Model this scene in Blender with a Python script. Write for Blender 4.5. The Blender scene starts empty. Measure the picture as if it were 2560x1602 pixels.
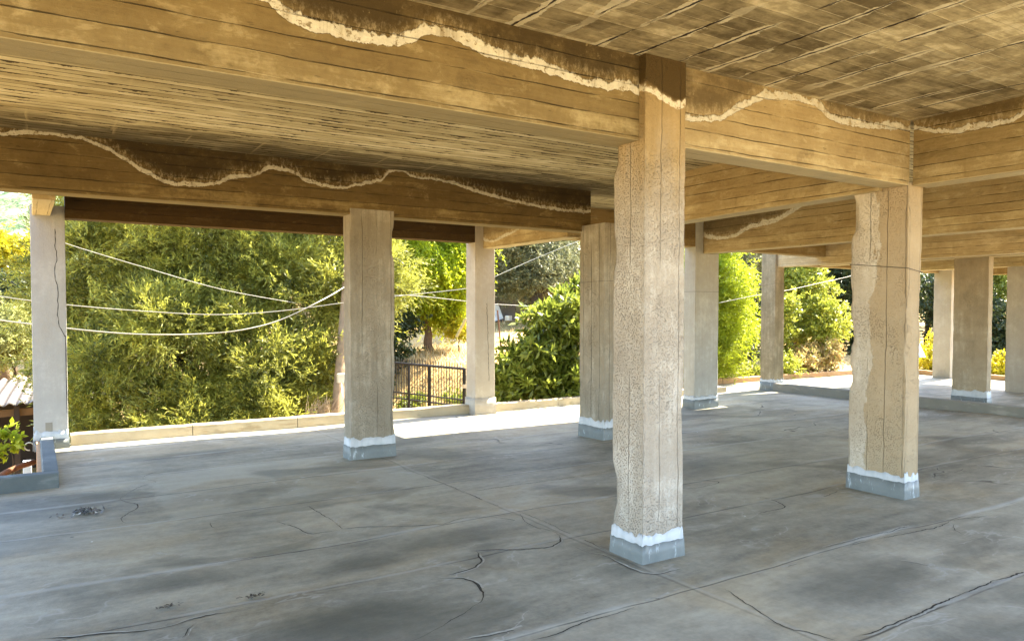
import bpy, math, random
import numpy as np
from mathutils import Vector, Matrix
R = math.radians
scene = bpy.context.scene
col = scene.collection

# ------------------------------------------------------------------ camera
CAM_H = 1.6
cam = bpy.data.cameras.new("camera")
cam.sensor_width = 36.0
cam.lens = 36.0 * 1891.9 / 2560.0
cam.shift_y = 36.9 / 2560.0
cam.clip_start = 0.05
cam.clip_end = 6000
camo = bpy.data.objects.new("camera", cam)
col.objects.link(camo)
_y, _p, _r = R(32.397), R(1.81), R(0.056)
_F = Vector((math.sin(_y) * math.cos(_p), math.cos(_y) * math.cos(_p), -math.sin(_p)))
_R = Vector((math.cos(_y), -math.sin(_y), 0))
_U = _R.cross(_F)
_R2 = _R * math.cos(_r) + _U * math.sin(_r)
_U2 = -_R * math.sin(_r) + _U * math.cos(_r)
m = Matrix((_R2, _U2, -_F)).transposed().to_4x4()
m.translation = (0, 0, CAM_H)
camo.matrix_world = m
scene.camera = camo

# ------------------------------------------------------------------ sky, sun, exposure
SUN_EL = R(49)
SUN_AZ = R(80.5)          # clockwise from +Y
world = bpy.data.worlds.new("World")
scene.world = world
world.use_nodes = True
wn = world.node_tree
bg = wn.nodes["Background"]
sky = wn.nodes.new("ShaderNodeTexSky")
sky.sky_type = 'NISHITA'
sky.sun_disc = False
sky.sun_elevation = SUN_EL
sky.sun_rotation = SUN_AZ
sky.air_density = 1.0
sky.dust_density = 1.2
wn.links.new(sky.outputs[0], bg.inputs[0])
bg.inputs[1].default_value = 0.15
sl = bpy.data.lights.new("sun", 'SUN')
sl.energy = 5.0
sl.angle = R(0.5)
sl.color = (1.0, 0.91, 0.74)
so = bpy.data.objects.new("sun", sl)
col.objects.link(so)
sv = Vector((math.sin(SUN_AZ) * math.cos(SUN_EL), math.cos(SUN_AZ) * math.cos(SUN_EL), math.sin(SUN_EL)))
so.rotation_euler = sv.to_track_quat('Z', 'Y').to_euler()
so.location = sv * 60
scene.view_settings.view_transform = 'Standard'
scene.view_settings.look = 'None'
scene.view_settings.gamma = 1.0
scene.view_settings.exposure = 3.1
scene.render.engine = 'CYCLES'
scene.cycles.max_bounces = 10
scene.cycles.diffuse_bounces = 7
scene.cycles.transmission_bounces = 4
scene.cycles.transparent_max_bounces = 4
scene.cycles.caustics_reflective = False
scene.cycles.caustics_refractive = False
scene.cycles.use_denoising = True

# ------------------------------------------------------------------ object helpers
def tag(o, label=None, cat=None, group=None, kind=None):
    if label: o["label"] = label
    if cat: o["category"] = cat
    if group: o["group"] = group
    if kind: o["kind"] = kind
    return o

def empty(name, loc=(0, 0, 0)):
    o = bpy.data.objects.new(name, None)
    col.objects.link(o)
    o.location = loc
    o.empty_display_size = 0.2
    return o

def link_mesh(name, me, mat, parent=None, loc=None):
    o = bpy.data.objects.new(name, me)
    col.objects.link(o)
    if mat: me.materials.append(mat)
    if parent is not None:
        o.parent = parent
        o.location = -Vector(parent.location)      # meshes are built in world coordinates
    return o

class MB:
    """collects quads in world coordinates, links them as one mesh"""
    def __init__(s): s.v = []; s.f = []
    def add(s, vs, fs):
        n = len(s.v); s.v += [tuple(p) for p in vs]; s.f += [tuple(i + n for i in q) for q in fs]; return s
    def box(s, a, b, rot=None, c=None):
        (x0, y0, z0), (x1, y1, z1) = a, b
        vs = [(x0,y0,z0),(x1,y0,z0),(x1,y1,z0),(x0,y1,z0),(x0,y0,z1),(x1,y0,z1),(x1,y1,z1),(x0,y1,z1)]
        if rot is not None: vs = [rot @ (Vector(p) - c) + c for p in vs]
        return s.add(vs, [(0,3,2,1),(4,5,6,7),(0,1,5,4),(1,2,6,5),(2,3,7,6),(3,0,4,7)])
    def tube(s, pts, rad, n=8, cap=True):
        pts = [Vector(p) for p in pts]
        if not hasattr(rad, '__len__'): rad = [rad] * len(pts)
        k0 = len(s.v); t0 = None
        for i, p in enumerate(pts):
            t = (pts[min(i + 1, len(pts) - 1)] - pts[max(i - 1, 0)]).normalized()
            a = t.cross(Vector((0, 0, 1)))
            if a.length < 0.1: a = t.cross(Vector((1, 0, 0)))
            a.normalize(); b = t.cross(a)
            for j in range(n):
                q = 2 * math.pi * j / n
                s.v.append(tuple(p + (a * math.cos(q) + b * math.sin(q)) * rad[i]))
        for i in range(len(pts) - 1):
            for j in range(n):
                j2 = (j + 1) % n
                s.f.append((k0 + i*n + j, k0 + i*n + j2, k0 + (i+1)*n + j2, k0 + (i+1)*n + j))
        if cap:
            s.f.append(tuple(k0 + j for j in range(n))[::-1])
            s.f.append(tuple(k0 + (len(pts)-1)*n + j for j in range(n)))
        return s
    def build(s, name, mat, parent=None, smooth=False, bevel=0):
        me = bpy.data.meshes.new(name)
        me.from_pydata(s.v, [], s.f)
        me.validate(); me.update()
        if smooth:
            me.polygons.foreach_set('use_smooth', [True] * len(me.polygons))
        o = link_mesh(name, me, mat, parent)
        if bevel:
            bm = o.modifiers.new('bevel', 'BEVEL'); bm.width = bevel; bm.segments = 2; bm.limit_method = 'ANGLE'
        return o

def np_mesh(name, verts, quads, mat, parent=None, smooth=False):
    me = bpy.data.meshes.new(name)
    nv, nf = len(verts), len(quads)
    me.vertices.add(nv); me.vertices.foreach_set('co', np.asarray(verts, np.float32).ravel())
    me.loops.add(nf * 4); me.loops.foreach_set('vertex_index', np.asarray(quads, np.int32).ravel())
    me.polygons.add(nf)
    me.polygons.foreach_set('loop_start', np.arange(0, nf * 4, 4, dtype=np.int32))
    if smooth: me.polygons.foreach_set('use_smooth', np.ones(nf, bool))
    me.update(calc_edges=True)
    me.validate()
    return link_mesh(name, me, mat, parent)

# ------------------------------------------------------------------ shader helper
class V:
    def __init__(s, m, sock): s.m = m; s.s = sock
    def __add__(a, b): return a.m.math('ADD', a, b)
    __radd__ = __add__
    def __sub__(a, b): return a.m.math('SUBTRACT', a, b)
    def __rsub__(a, b): return a.m.math('SUBTRACT', b, a)
    def __mul__(a, b): return a.m.math('MULTIPLY', a, b)
    __rmul__ = __mul__
    def __truediv__(a, b): return a.m.math('DIVIDE', a, b)
    def fract(a): return a.m.math('FRACT', a)
    def floor(a): return a.m.math('FLOOR', a)
    def abs(a): return a.m.math('ABSOLUTE', a)
    def sat(a):
        r = a.m.math('ADD', a, 0.0); r.s.node.use_clamp = True; return r
    def min(a, b): return a.m.math('MINIMUM', a, b)
    def max(a, b): return a.m.math('MAXIMUM', a, b)
    def gt(a, b): return a.m.math('GREATER_THAN', a, b)
    def ss(a, lo, hi):
        """smoothstep from lo (0) to hi (1)"""
        n = a.m.node('ShaderNodeMapRange'); n.interpolation_type = 'SMOOTHSTEP'
        a.m.put(n.inputs[0], a); a.m.put(n.inputs[1], lo); a.m.put(n.inputs[2], hi)
        n.inputs[3].default_value = 0; n.inputs[4].default_value = 1
        return V(a.m, n.outputs[0])

class Mat:
    def __init__(s, name, rough=0.85, spec=0.3):
        s.mat = bpy.data.materials.new(name); s.mat.use_nodes = True
        s.nt = s.mat.node_tree; s.b = s.nt.nodes['Principled BSDF']
        s.b.inputs['Roughness'].default_value = rough
        s.b.inputs['Specular IOR Level'].default_value = spec
        s._pos = None
    def node(s, t): return s.nt.nodes.new(t)
    def put(s, sock, v):
        if isinstance(v, V): s.nt.links.new(v.s, sock)
        elif isinstance(v, bpy.types.NodeSocket): s.nt.links.new(v, sock)
        elif isinstance(v, (tuple, list)) and len(v) == 3 and sock.type == 'RGBA': sock.default_value = (*v, 1)
        else: sock.default_value = v
    def math(s, op, a, b=0.0):
        n = s.node('ShaderNodeMath'); n.operation = op
        s.put(n.inputs[0], a); s.put(n.inputs[1], b); return V(s, n.outputs[0])
    def pos(s):
        if s._pos is None:
            g = s.node('ShaderNodeNewGeometry'); x = s.node('ShaderNodeSeparateXYZ')
            s.nt.links.new(g.outputs['Position'], x.inputs[0]); s.g = g
            s._pos = [V(s, o) for o in x.outputs]
        return s._pos
    def normal(s):
        s.pos(); x = s.node('ShaderNodeSeparateXYZ'); s.nt.links.new(s.g.outputs['True Normal'], x.inputs[0])
        return [V(s, o) for o in x.outputs]
    def vec(s, x, y, z):
        n = s.node('ShaderNodeCombineXYZ')
        for i, q in enumerate((x, y, z)): s.put(n.inputs[i], q)
        return n.outputs[0]
    def noise(s, vec, scale=1.0, detail=3.0, rough=0.55, dist=0.0):
        n = s.node('ShaderNodeTexNoise')
        s.nt.links.new(vec, n.inputs['Vector'])
        n.inputs['Scale'].default_value = scale; n.inputs['Detail'].default_value = detail
        n.inputs['Roughness'].default_value = rough; n.inputs['Distortion'].default_value = dist
        return V(s, n.outputs[0])
    def voro(s, vec, scale, feature='DISTANCE_TO_EDGE', rnd=1.0):
        n = s.node('ShaderNodeTexVoronoi'); n.feature = feature
        s.nt.links.new(vec, n.inputs['Vector']); n.inputs['Scale'].default_value = scale
        n.inputs['Randomness'].default_value = rnd
        return V(s, n.outputs[0])
    def white(s, v):
        n = s.node('ShaderNodeTexWhiteNoise'); n.noise_dimensions = '1D'; s.put(n.inputs['W'], v); return V(s, n.outputs[0])
    def mix(s, f, a, b):
        n = s.node('ShaderNodeMix'); n.data_type = 'RGBA'
        s.put(n.inputs[0], f); s.put(n.inputs[6], a); s.put(n.inputs[7], b); return n.outputs[2]
    def scale(s, c, f):
        """multiply a colour by a float"""
        n = s.node('ShaderNodeVectorMath'); n.operation = 'SCALE'
        s.put(n.inputs[0], c); s.put(n.inputs[3], f); return n.outputs[0]
    def curve(s, f, pts):
        n = s.node('ShaderNodeFloatCurve'); c = n.mapping.curves[0]
        while len(c.points) < len(pts): c.points.new(0.5, 0.5)
        for p, q in zip(c.points, pts): p.location = q
        n.mapping.update(); n.inputs[0].default_value = 1
        s.put(n.inputs[1], f); return V(s, n.outputs[0])
    def bump(s, h, dist=0.01, strength=1.0):
        n = s.node('ShaderNodeBump'); n.inputs['Distance'].default_value = dist; n.inputs['Strength'].default_value = strength
        s.put(n.inputs['Height'], h); s.nt.links.new(n.outputs[0], s.b.inputs['Normal'])
    def color(s, c): s.put(s.b.inputs['Base Color'], c)

def plain(name, c, rough=0.7, spec=0.3, var=0.25, scale=8.0, metal=0.0):
    k = Mat(name, rough, spec); P = k.vec(*k.pos())
    n = k.noise(P, scale, 4)
    k.color(k.scale(c_node(k, c), (n - 0.5) * (2 * var) + 1.0))
    k.b.inputs['Metallic'].default_value = metal
    k.bump(n, 0.003)
    return k.mat

def c_node(k, c):
    n = k.node('ShaderNodeRGB'); n.outputs[0].default_value = (*c, 1); return n.outputs[0]

# ------------------------------------------------------------------ concrete of the beams: form-board marks, damp stain and salt tide line
def beam_mat(name, along, base, dark, light, tide=None, tide_w=0.035, damp=0.75, off=0.0, wet=0.0, salt_c=(0.74, 0.69, 0.55)):
    k = Mat(name, 0.88, 0.2); x, y, z = k.pos(); P = k.vec(x, y, z)
    a = x if along == 'x' else y
    c = y if along == 'x' else x
    nx, ny, nz = k.normal()
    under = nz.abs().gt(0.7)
    bc = z + (c - z) * under                                 # boards run along the beam on its sides and underside
    st = k.vec(a * 0.7, c * 9.0, z * 9.0)
    streak = k.noise(st, 2.2, 5, 0.65)
    fine = k.noise(P, 30.0, 5, 0.7)
    blot = k.noise(P, 1.7, 4, 0.6)
    blot2 = k.noise(P, 5.5, 5, 0.65)
    bw = bc / 0.105 + off + (k.noise(k.vec(a * 1.0, 0.0, 0.0), 1.3, 2) - 0.5) * 0.25
    bid = bw.floor()
    tone = k.white(bid + 3.3)
    fr = (bw.fract() - 0.5).abs()
    br = k.noise(k.vec(a, bid, 0.0), 2.6, 3)
    line = fr.ss(0.462, 0.492) * br.ss(0.42, 0.6)
    lline = fr.ss(0.468, 0.49) * br.ss(0.47, 0.3)
    v = (streak - 0.5) * 1.05 + (tone - 0.5) * 0.40 + (blot - 0.5) * 1.0 + (blot2 - 0.5) * 0.75 + (fine - 0.5) * 0.5
    cc = k.mix((v * 0.9 + 0.45).sat(), dark, base)
    cc = k.mix((v * 1.6 - 0.12).sat() * 0.8, cc, light)
    nick = k.noise(k.vec(a * 6.0, c * 26.0, z * 26.0), 1.6, 2).ss(0.68, 0.75)
    cc = k.mix(nick * 0.45, cc, tuple(q * 0.3 for q in dark))
    blotch = k.noise(k.vec(a * 1.4, c * 2.6, z * 2.6), 2.3, 6, 0.72, 0.4)
    cc = k.mix(blotch.ss(0.54, 0.68) * 0.42, cc, tuple(q * 0.62 for q in dark))
    cc = k.mix(blotch.ss(0.46, 0.34) * 0.35, cc, light)
    # old drip marks, straight down
    drip = k.noise(k.vec(a * 9.0, c * 9.0, z * 0.5), 1.4, 3, 0.6)
    cc = k.mix(drip.ss(0.60, 0.72) * 0.35, cc, dark)
    scr = k.noise(k.vec(a * 30.0, c * 30.0, z * 7.0), 0.9, 3, 0.7).ss(0.72, 0.78) * k.noise(P, 2.3, 2).ss(0.5, 0.62)
    cc = k.mix(scr * 0.55, cc, light)
    cc = k.mix(line * 0.75, cc, tuple(q * 0.25 for q in dark))
    cc = k.mix(lline * 0.6, cc, light)
    cc = k.mix(under * 0.55, cc, light)  # paler underside: light bounced up from below, put into the colour
    if wet:
        cc = k.mix((blot * 0.9 + 0.25 + (streak - 0.5)).sat() * wet, cc, tuple(q * 0.33 for q in dark))
    hgt = streak * 0.5 + fine * 0.3 - line * 1.2 + tone * 0.25
    if tide:
        a0, a1 = tide[0][0], tide[-1][0]
        pts = [((p - a0) / (a1 - a0), (q - 2.5) / 0.8) for p, q in tide]
        h = k.curve(((a - a0) / (a1 - a0)).sat(), pts) * 0.8 + 2.5
        jag = (k.noise(k.vec(a, 0.0, 0.0), 9.0, 5, 0.7) - 0.5) * 0.085
        d = z - h - jag
        feather = k.noise(k.vec(a * 34.0, c * 34.0, z * 20.0), 1.0, 5, 0.72)
        wvar = k.noise(k.vec(a, 4.0, 0.0), 3.1, 3).ss(0.25, 0.75) * 1.1 + 0.35
        top = wvar * tide_w + (feather - 0.5) * tide_w * 1.9 + (k.noise(P, 9.0, 4, 0.7) - 0.5) * tide_w * 1.6
        band = d.ss(-tide_w * 0.6, -tide_w * 0.5) * (1.0 - (d - top).ss(-0.004, 0.006))
        hole = k.noise(P, 30.0, 4, 0.7).ss(0.54, 0.64)
        side = 1.0 - under
        dm = (d + (k.noise(P, 6.0, 5, 0.7) - 0.5) * 0.10).ss(-0.03, 0.12) * side
        # damp, mouldy concrete above the salt line
        mould = (k.noise(P, 7.0, 6, 0.7) * 0.9 + k.noise(P, 1.5, 2) * 0.5 - 0.18).sat()
        cc = k.mix(dm * damp * mould.ss(0.04, 0.58), cc, tuple(q * 0.34 for q in dark))
        pale = k.noise(P, 16.0, 5, 0.75).ss(0.60, 0.72) * dm * 0.35
        cc = k.mix(pale, cc, light)
        veil = d.ss(-0.01, 0.02) * (1.0 - d.ss(0.02, 0.14)) * feather.ss(0.45, 0.7) * side
        cc = k.mix(veil * 0.5, cc, (0.62, 0.52, 0.33))
        crust = k.mix((k.noise(P, 22.0, 5, 0.75) * 1.6 - 0.3).sat(), tuple(q * 0.55 for q in salt_c), salt_c)
        thin = k.noise(k.vec(a, 7.0, 0.0), 5.0, 5, 0.7).ss(0.34, 0.50) * 0.75 + 0.25
        cc = k.mix(band * side * thin * (1.0 - hole * 0.85), cc, crust)
        hgt = hgt + band * side * 0.5
    k.color(cc)
    k.bump(hgt, 0.018, 0.9)
    return k.mat

# ------------------------------------------------------------------ board-marked soffit of the slab
def ceiling_mat():
    k = Mat('slab_soffit', 0.9, 0.15); x, y, z = k.pos(); P = k.vec(x, y, z)
    front = 1.0 - y.ss(3.70, 3.75)
    wob = (k.noise(P, 0.9, 2) - 0.5) * 0.05
    fine = k.noise(P, 50.0, 4, 0.6)
    blot = k.noise(P, 1.1, 4, 0.6)
    blot2 = k.noise(P, 4.2, 5, 0.65)
    # middle bays: narrow boards along X with dark, peeling joints
    streak = k.noise(k.vec(x * 0.45, y * 13.0, 0.0), 2.0, 5, 0.65)
    b = y / 0.088 + wob * 8.0
    bid = b.floor(); fr = b.fract(); tone = k.white(bid)
    gw = k.noise(k.vec(x * 1.6, bid * 7.3, 0.0), 2.2, 5, 0.7)
    gap = 1.0 - (fr - gw.ss(0.44, 0.78) * 0.75).ss(0.05, 0.12)
    gap = gap * k.noise(k.vec(x * 1.1, bid * 3.1, 2.0), 1.5, 3).ss(0.36, 0.5)
    v = (streak - 0.5) * 1.1 + (tone - 0.5) * 0.6 + (blot - 0.5) * 0.9 + (blot2 - 0.5) * 0.5 + (fine - 0.5) * 0.25
    mid = k.mix((v + 0.55).sat(), (0.30, 0.225, 0.10), (0.70, 0.59, 0.34))
    mid = k.mix((v * 1.6 - 0.3).sat(), mid, (0.84, 0.76, 0.53))
    mid = k.mix(gap * 0.92, mid, (0.035, 0.018, 0.006))
    # mould along the far beams, and soot-dark blotches
    my = k.noise(k.vec(x * 0.8, y * 4.0, 0.0), 1.4, 4, 0.65)
    mould = (y.ss(6.1, 7.8) * 0.75 + (my - 0.5) * 1.3).ss(0.28, 0.75) * (1.0 - y.ss(7.9, 8.2) * 0.6)
    mid = k.mix(mould * 0.8, mid, (0.060, 0.040, 0.014))
    # pale cross bands over the joists
    jx = x / 0.62 + wob * 3.0
    jn = k.noise(k.vec(jx.floor() * 5.1, y * 1.3, 0.0), 1.0, 3)
    jl = (jx.fract() - 0.5).abs()
    mid = k.mix(jl.ss(0.455, 0.49) * jn.ss(0.50, 0.66) * 0.35, mid, (0.60, 0.47, 0.24))
    # front bay: wide boards along X with thin pale fins, rust cracks and spalls along Y
    s2 = k.noise(k.vec(x * 1.1, y * 6.0, 0.0), 2.4, 6, 0.7)
    b2 = y / 0.145 + wob * 5.0
    id2 = b2.floor(); t2 = k.white(id2 + 40.0)
    f2 = (b2.fract() - 0.5).abs()
    fin = f2.ss(0.462, 0.485) * k.noise(k.vec(x * 2.4, id2 * 3.7, 0.0), 2.0, 4, 0.7).ss(0.40, 0.55)
    w = (s2 - 0.5) * 1.3 + (t2 - 0.5) * 0.35 + (blot - 0.5) * 1.9 + (blot2 - 0.5) * 1.1 + (k.noise(P, 22.0, 5, 0.7) - 0.5) * 0.6 + 0.06
    fr_c = k.mix((w + 0.42).sat(), (0.135, 0.10, 0.047), (0.58, 0.465, 0.25))
    fr_c = k.mix((w * 1.5 - 0.25).sat(), fr_c, (0.78, 0.67, 0.42))
    fr_c = k.mix(fin * 0.65, fr_c, (0.72, 0.60, 0.36))
    cx = x / 0.31 + (k.noise(k.vec(y * 0.45, x * 0.5, 0.0), 1.0, 2, 0.5) - 0.5) * 1.1 + (k.noise(k.vec(y, x * 0.2, 6.0), 5.0, 4, 0.6) - 0.5) * 0.16
    cid = cx.floor(); cf = cx.fract()
    on = k.noise(k.vec(cid * 9.7, y * 0.9, 0.0), 1.1, 3, 0.6)
    wide = k.noise(k.vec(cid * 4.3 + x, y * 2.6, 1.0), 1.6, 5, 0.7).ss(0.36, 0.76)
    cell = k.white(id2 * 3.17 + cid * 11.3)
    fr_c = k.mix(cell.ss(0.55, 0.95) * 0.35, fr_c, (0.085, 0.058, 0.024))
    near = (cf - 0.475).abs()
    blob = k.noise(k.vec(x * 1.6, y * 0.9, 1.0), 2.3, 5, 0.6, 0.6)
    spall = (blob * 1.5 - near * 2.1 - 0.50 + (wide - 0.5) * 0.25 + (k.noise(P, 16.0, 4, 0.7) - 0.5) * 0.15).ss(0.0, 0.06) * on.ss(0.38, 0.50)
    fr_c = k.mix(spall * 0.72, fr_c, k.mix(s2, (0.58, 0.47, 0.26), (0.84, 0.75, 0.52)))
    crk = (cf - 0.475).abs()
    cw = k.noise(k.vec(cid * 2.7, y * 3.5, 5.0), 2.0, 4, 0.7)
    crack = (1.0 - (crk - (cw - 0.5) * 0.11).ss(0.012, 0.035)) * on.ss(0.44, 0.50)
    fr_c = k.mix(crack * 0.95, fr_c, (0.014, 0.006, 0.005))
    cc = k.mix(front, mid, fr_c)
    k.color(cc)
    hm = (0.0 - gap) * 1.0 + streak * 0.25 + tone * 0.2
    hf = spall * 0.55 - crack * 1.6 + s2 * 0.3 + fin * 0.5
    k.bump(hm + (hf - hm) * front + fine * 0.1, 0.016, 0.9)
    return k.mat

# ------------------------------------------------------------------ roofing felt floor: lapped sheets, joints, cracks, ponding stains
SEAMS = [2.20, 3.13, 4.28, 5.08, 6.30, 7.22, 8.15, 9.05, 9.90, 1.25, 10.9, 0.3]
def floor_mat():
    k = Mat('felted_screed', 0.7, 0.15); x, y, z = k.pos(); P = k.vec(x, y, z)
    wob = (k.noise(k.vec(x * 0.55, y * 0.3, 0.0), 1.2, 3) - 0.5) * 0.22
    big = k.noise(P, 0.55, 4, 0.6, 0.6)
    med = k.noise(k.vec(x * 0.7, y * 1.6, 0.0), 1.6, 6, 0.65, 0.5)
    fine = k.noise(P, 36.0, 4, 0.7)
    grit = k.noise(P, 90.0, 3)
    sheet = y * 0.0
    for i, q in enumerate(SEAMS):
        sheet = sheet + (y - q - wob).gt(0.0) * [0.30, -0.42, 0.25, 0.22, -0.38, 0.30, -0.30, 0.20, 0.1, -0.25, 0.1, 0.2][i]
    strk = k.noise(k.vec(x * 0.5, y * 5.0, 2.0), 1.7, 5, 0.7)
    v = (big - 0.5) * 1.5 + (med - 0.5) * 1.3 + (fine - 0.5) * 0.4 + sheet * 0.45 + (strk - 0.5) * 0.8 + (k.noise(P, 13.0, 6, 0.78) - 0.5) * 1.0
    grey = k.mix((v + 0.5).sat(), (0.155, 0.147, 0.115), (0.385, 0.36, 0.28))
    tan = k.noise(k.vec(x * 0.8, y * 1.2, 7.0), 0.9, 5, 0.6, 0.8).ss(0.46, 0.66)
    lt = (y - 6.25 + wob * 0.3).ss(0.0, 0.05) * (1.0 - (y - 8.15).ss(0.0, 0.06)) * (x - 0.85 + (k.noise(P, 2.2, 5, 0.7) - 0.5) * 0.5).ss(0.0, 0.06) * (1.0 - (x - 3.2).ss(0.0, 0.05))
    grey = k.mix(lt * 0.5, grey, (0.37, 0.35, 0.275))
    cc = k.mix(tan * 0.7, grey, k.mix((v + 0.5).sat(), (0.165, 0.138, 0.09), (0.40, 0.34, 0.225)))
    # dark dried-up puddles
    pud = k.noise(k.vec(x * 0.9, y * 1.5, 3.0), 0.8, 5, 0.55, 0.5)
    cc = k.mix(pud.ss(0.52, 0.66) * 0.5, cc, (0.075, 0.076, 0.06))
    rim = (pud - 0.545).abs()
    rimn = k.noise(P, 3.0, 3).ss(0.42, 0.58)
    cc = k.mix((1.0 - rim.ss(0.002, 0.008)) * rimn * 0.5, cc, (0.38, 0.37, 0.33))
    hgt = med * 0.4 + fine * 0.12 + grit * 0.05
    # old stains, each in its own place
    sn = (k.noise(P, 2.4, 5, 0.68) - 0.5) * 1.1
    for (sx, sy, rx, ry, am) in [(2.55, 4.72, .62, .26, .75), (1.78, 4.55, .42, .22, .7), (1.45, 3.72, .55, .33, .7), (0.05, 7.25, .75, .55, .75), (-0.3, 6.1, .9, .3, .5), (4.15, 2.62, .72, .40, .7), (3.95, 1.85, .6, .25, .5), (0.7, 4.85, .55, .2, .6), (3.6, 8.6, 1.4, .35, .5), (5.6, 5.6, 1.1, .6, .6), (8.0, 4.6, 1.3, .5, .5), (1.6, 9.1, 1.2, .25, .6), (2.2, 2.2, .8, .25, .5)]:
        ex, ey = (x - sx) / rx, (y - sy) / ry
        dd = k.math('SQRT', ex * ex + ey * ey) + sn
        cc = k.mix((1.0 - dd.ss(0.25, 1.15)) * (am * 0.85) * (0.55 + k.noise(P, 5.0, 5, 0.7) * 0.9), cc, (0.078, 0.078, 0.062))
    # laps of the sheets along X
    for i, q in enumerate(SEAMS):
        d = y - q - wob * (0.5 + 0.5 * ((i * 37) % 10) / 10.0)
        brk = k.noise(k.vec(x, y + i * 3.0, 0.0), 1.1, 4, 0.6)
        pale = (1.0 - d.abs().ss(0.006, 0.05 if i % 2 else 0.03)) * brk.ss(0.40, 0.58)
        dk = (1.0 - (d + 0.022).abs().ss(0.002, 0.011)) * brk.ss(0.60, 0.45)
        cc = k.mix(pale * 0.5, cc, (0.38, 0.38, 0.345))
        cc = k.mix(dk * 0.75, cc, (0.035, 0.033, 0.03))
        step = d.ss(-0.04, 0.03)
        hgt = hgt + step * 0.35 * (1 if i % 2 else -1) + pale * 0.18
    # joint along Y in line with the nearest column
    dj = x - 3.22 - (k.noise(k.vec(y, 0.0, 0.0), 1.5, 3) - 0.5) * 0.08
    jj = (1.0 - dj.abs().ss(0.004, 0.016)) * k.noise(k.vec(y, 8.0, 0.0), 1.6, 3).ss(0.35, 0.5)
    cc = k.mix(jj * 0.3, cc, (0.045, 0.042, 0.036))
    cc = k.mix((1.0 - (dj - 0.03).abs().ss(0.004, 0.025)) * 0.3, cc, (0.36, 0.35, 0.31))
    # wandering cracks
    wx = (k.noise(P, 0.8, 3, 0.5) - 0.5) * 1.5
    wy = (k.noise(k.vec(x, y, 9.0), 0.8, 3, 0.5) - 0.5) * 1.5
    e = k.voro(k.vec(x * 0.75 + wx, y * 1.2 + wy, 0.0), 0.62)
    con = k.noise(k.vec(x, y, 4.0), 0.7, 2).ss(0.46, 0.58) * (x + y * 0.6).ss(9.2, 10.2)
    thick = (k.noise(P, 2.6, 3) - 0.42).max(0.0) * 0.022
    crack = (1.0 - (e - thick).ss(0.000, 0.0035)) * con
    lip = (1.0 - (e - 0.014).abs().ss(0.003, 0.012)) * con
    cc = k.mix(lip * 0.15, cc, (0.42, 0.40, 0.35))
    cc = k.mix(crack * 0.85, cc, (0.028, 0.025, 0.022))
    # specks of lime and soot
    sp = k.voro(P, 2.6, 'F1')
    cc = k.mix((1.0 - sp.ss(0.014, 0.028)) * k.noise(P, 1.0, 1).gt(0.5), cc, (0.75, 0.74, 0.70))
    sp2 = k.voro(k.vec(x + 5.0, y, z), 1.6, 'F1')
    cc = k.mix((1.0 - sp2.ss(0.014, 0.03)) * 0.8, cc, (0.03, 0.03, 0.03))
    k.color(cc)
    k.put(k.b.inputs['Roughness'], (0.72 - med * 0.3).sat())
    k.bump(hgt - crack * 0.8, 0.018, 0.85)
    return k.mat

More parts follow.
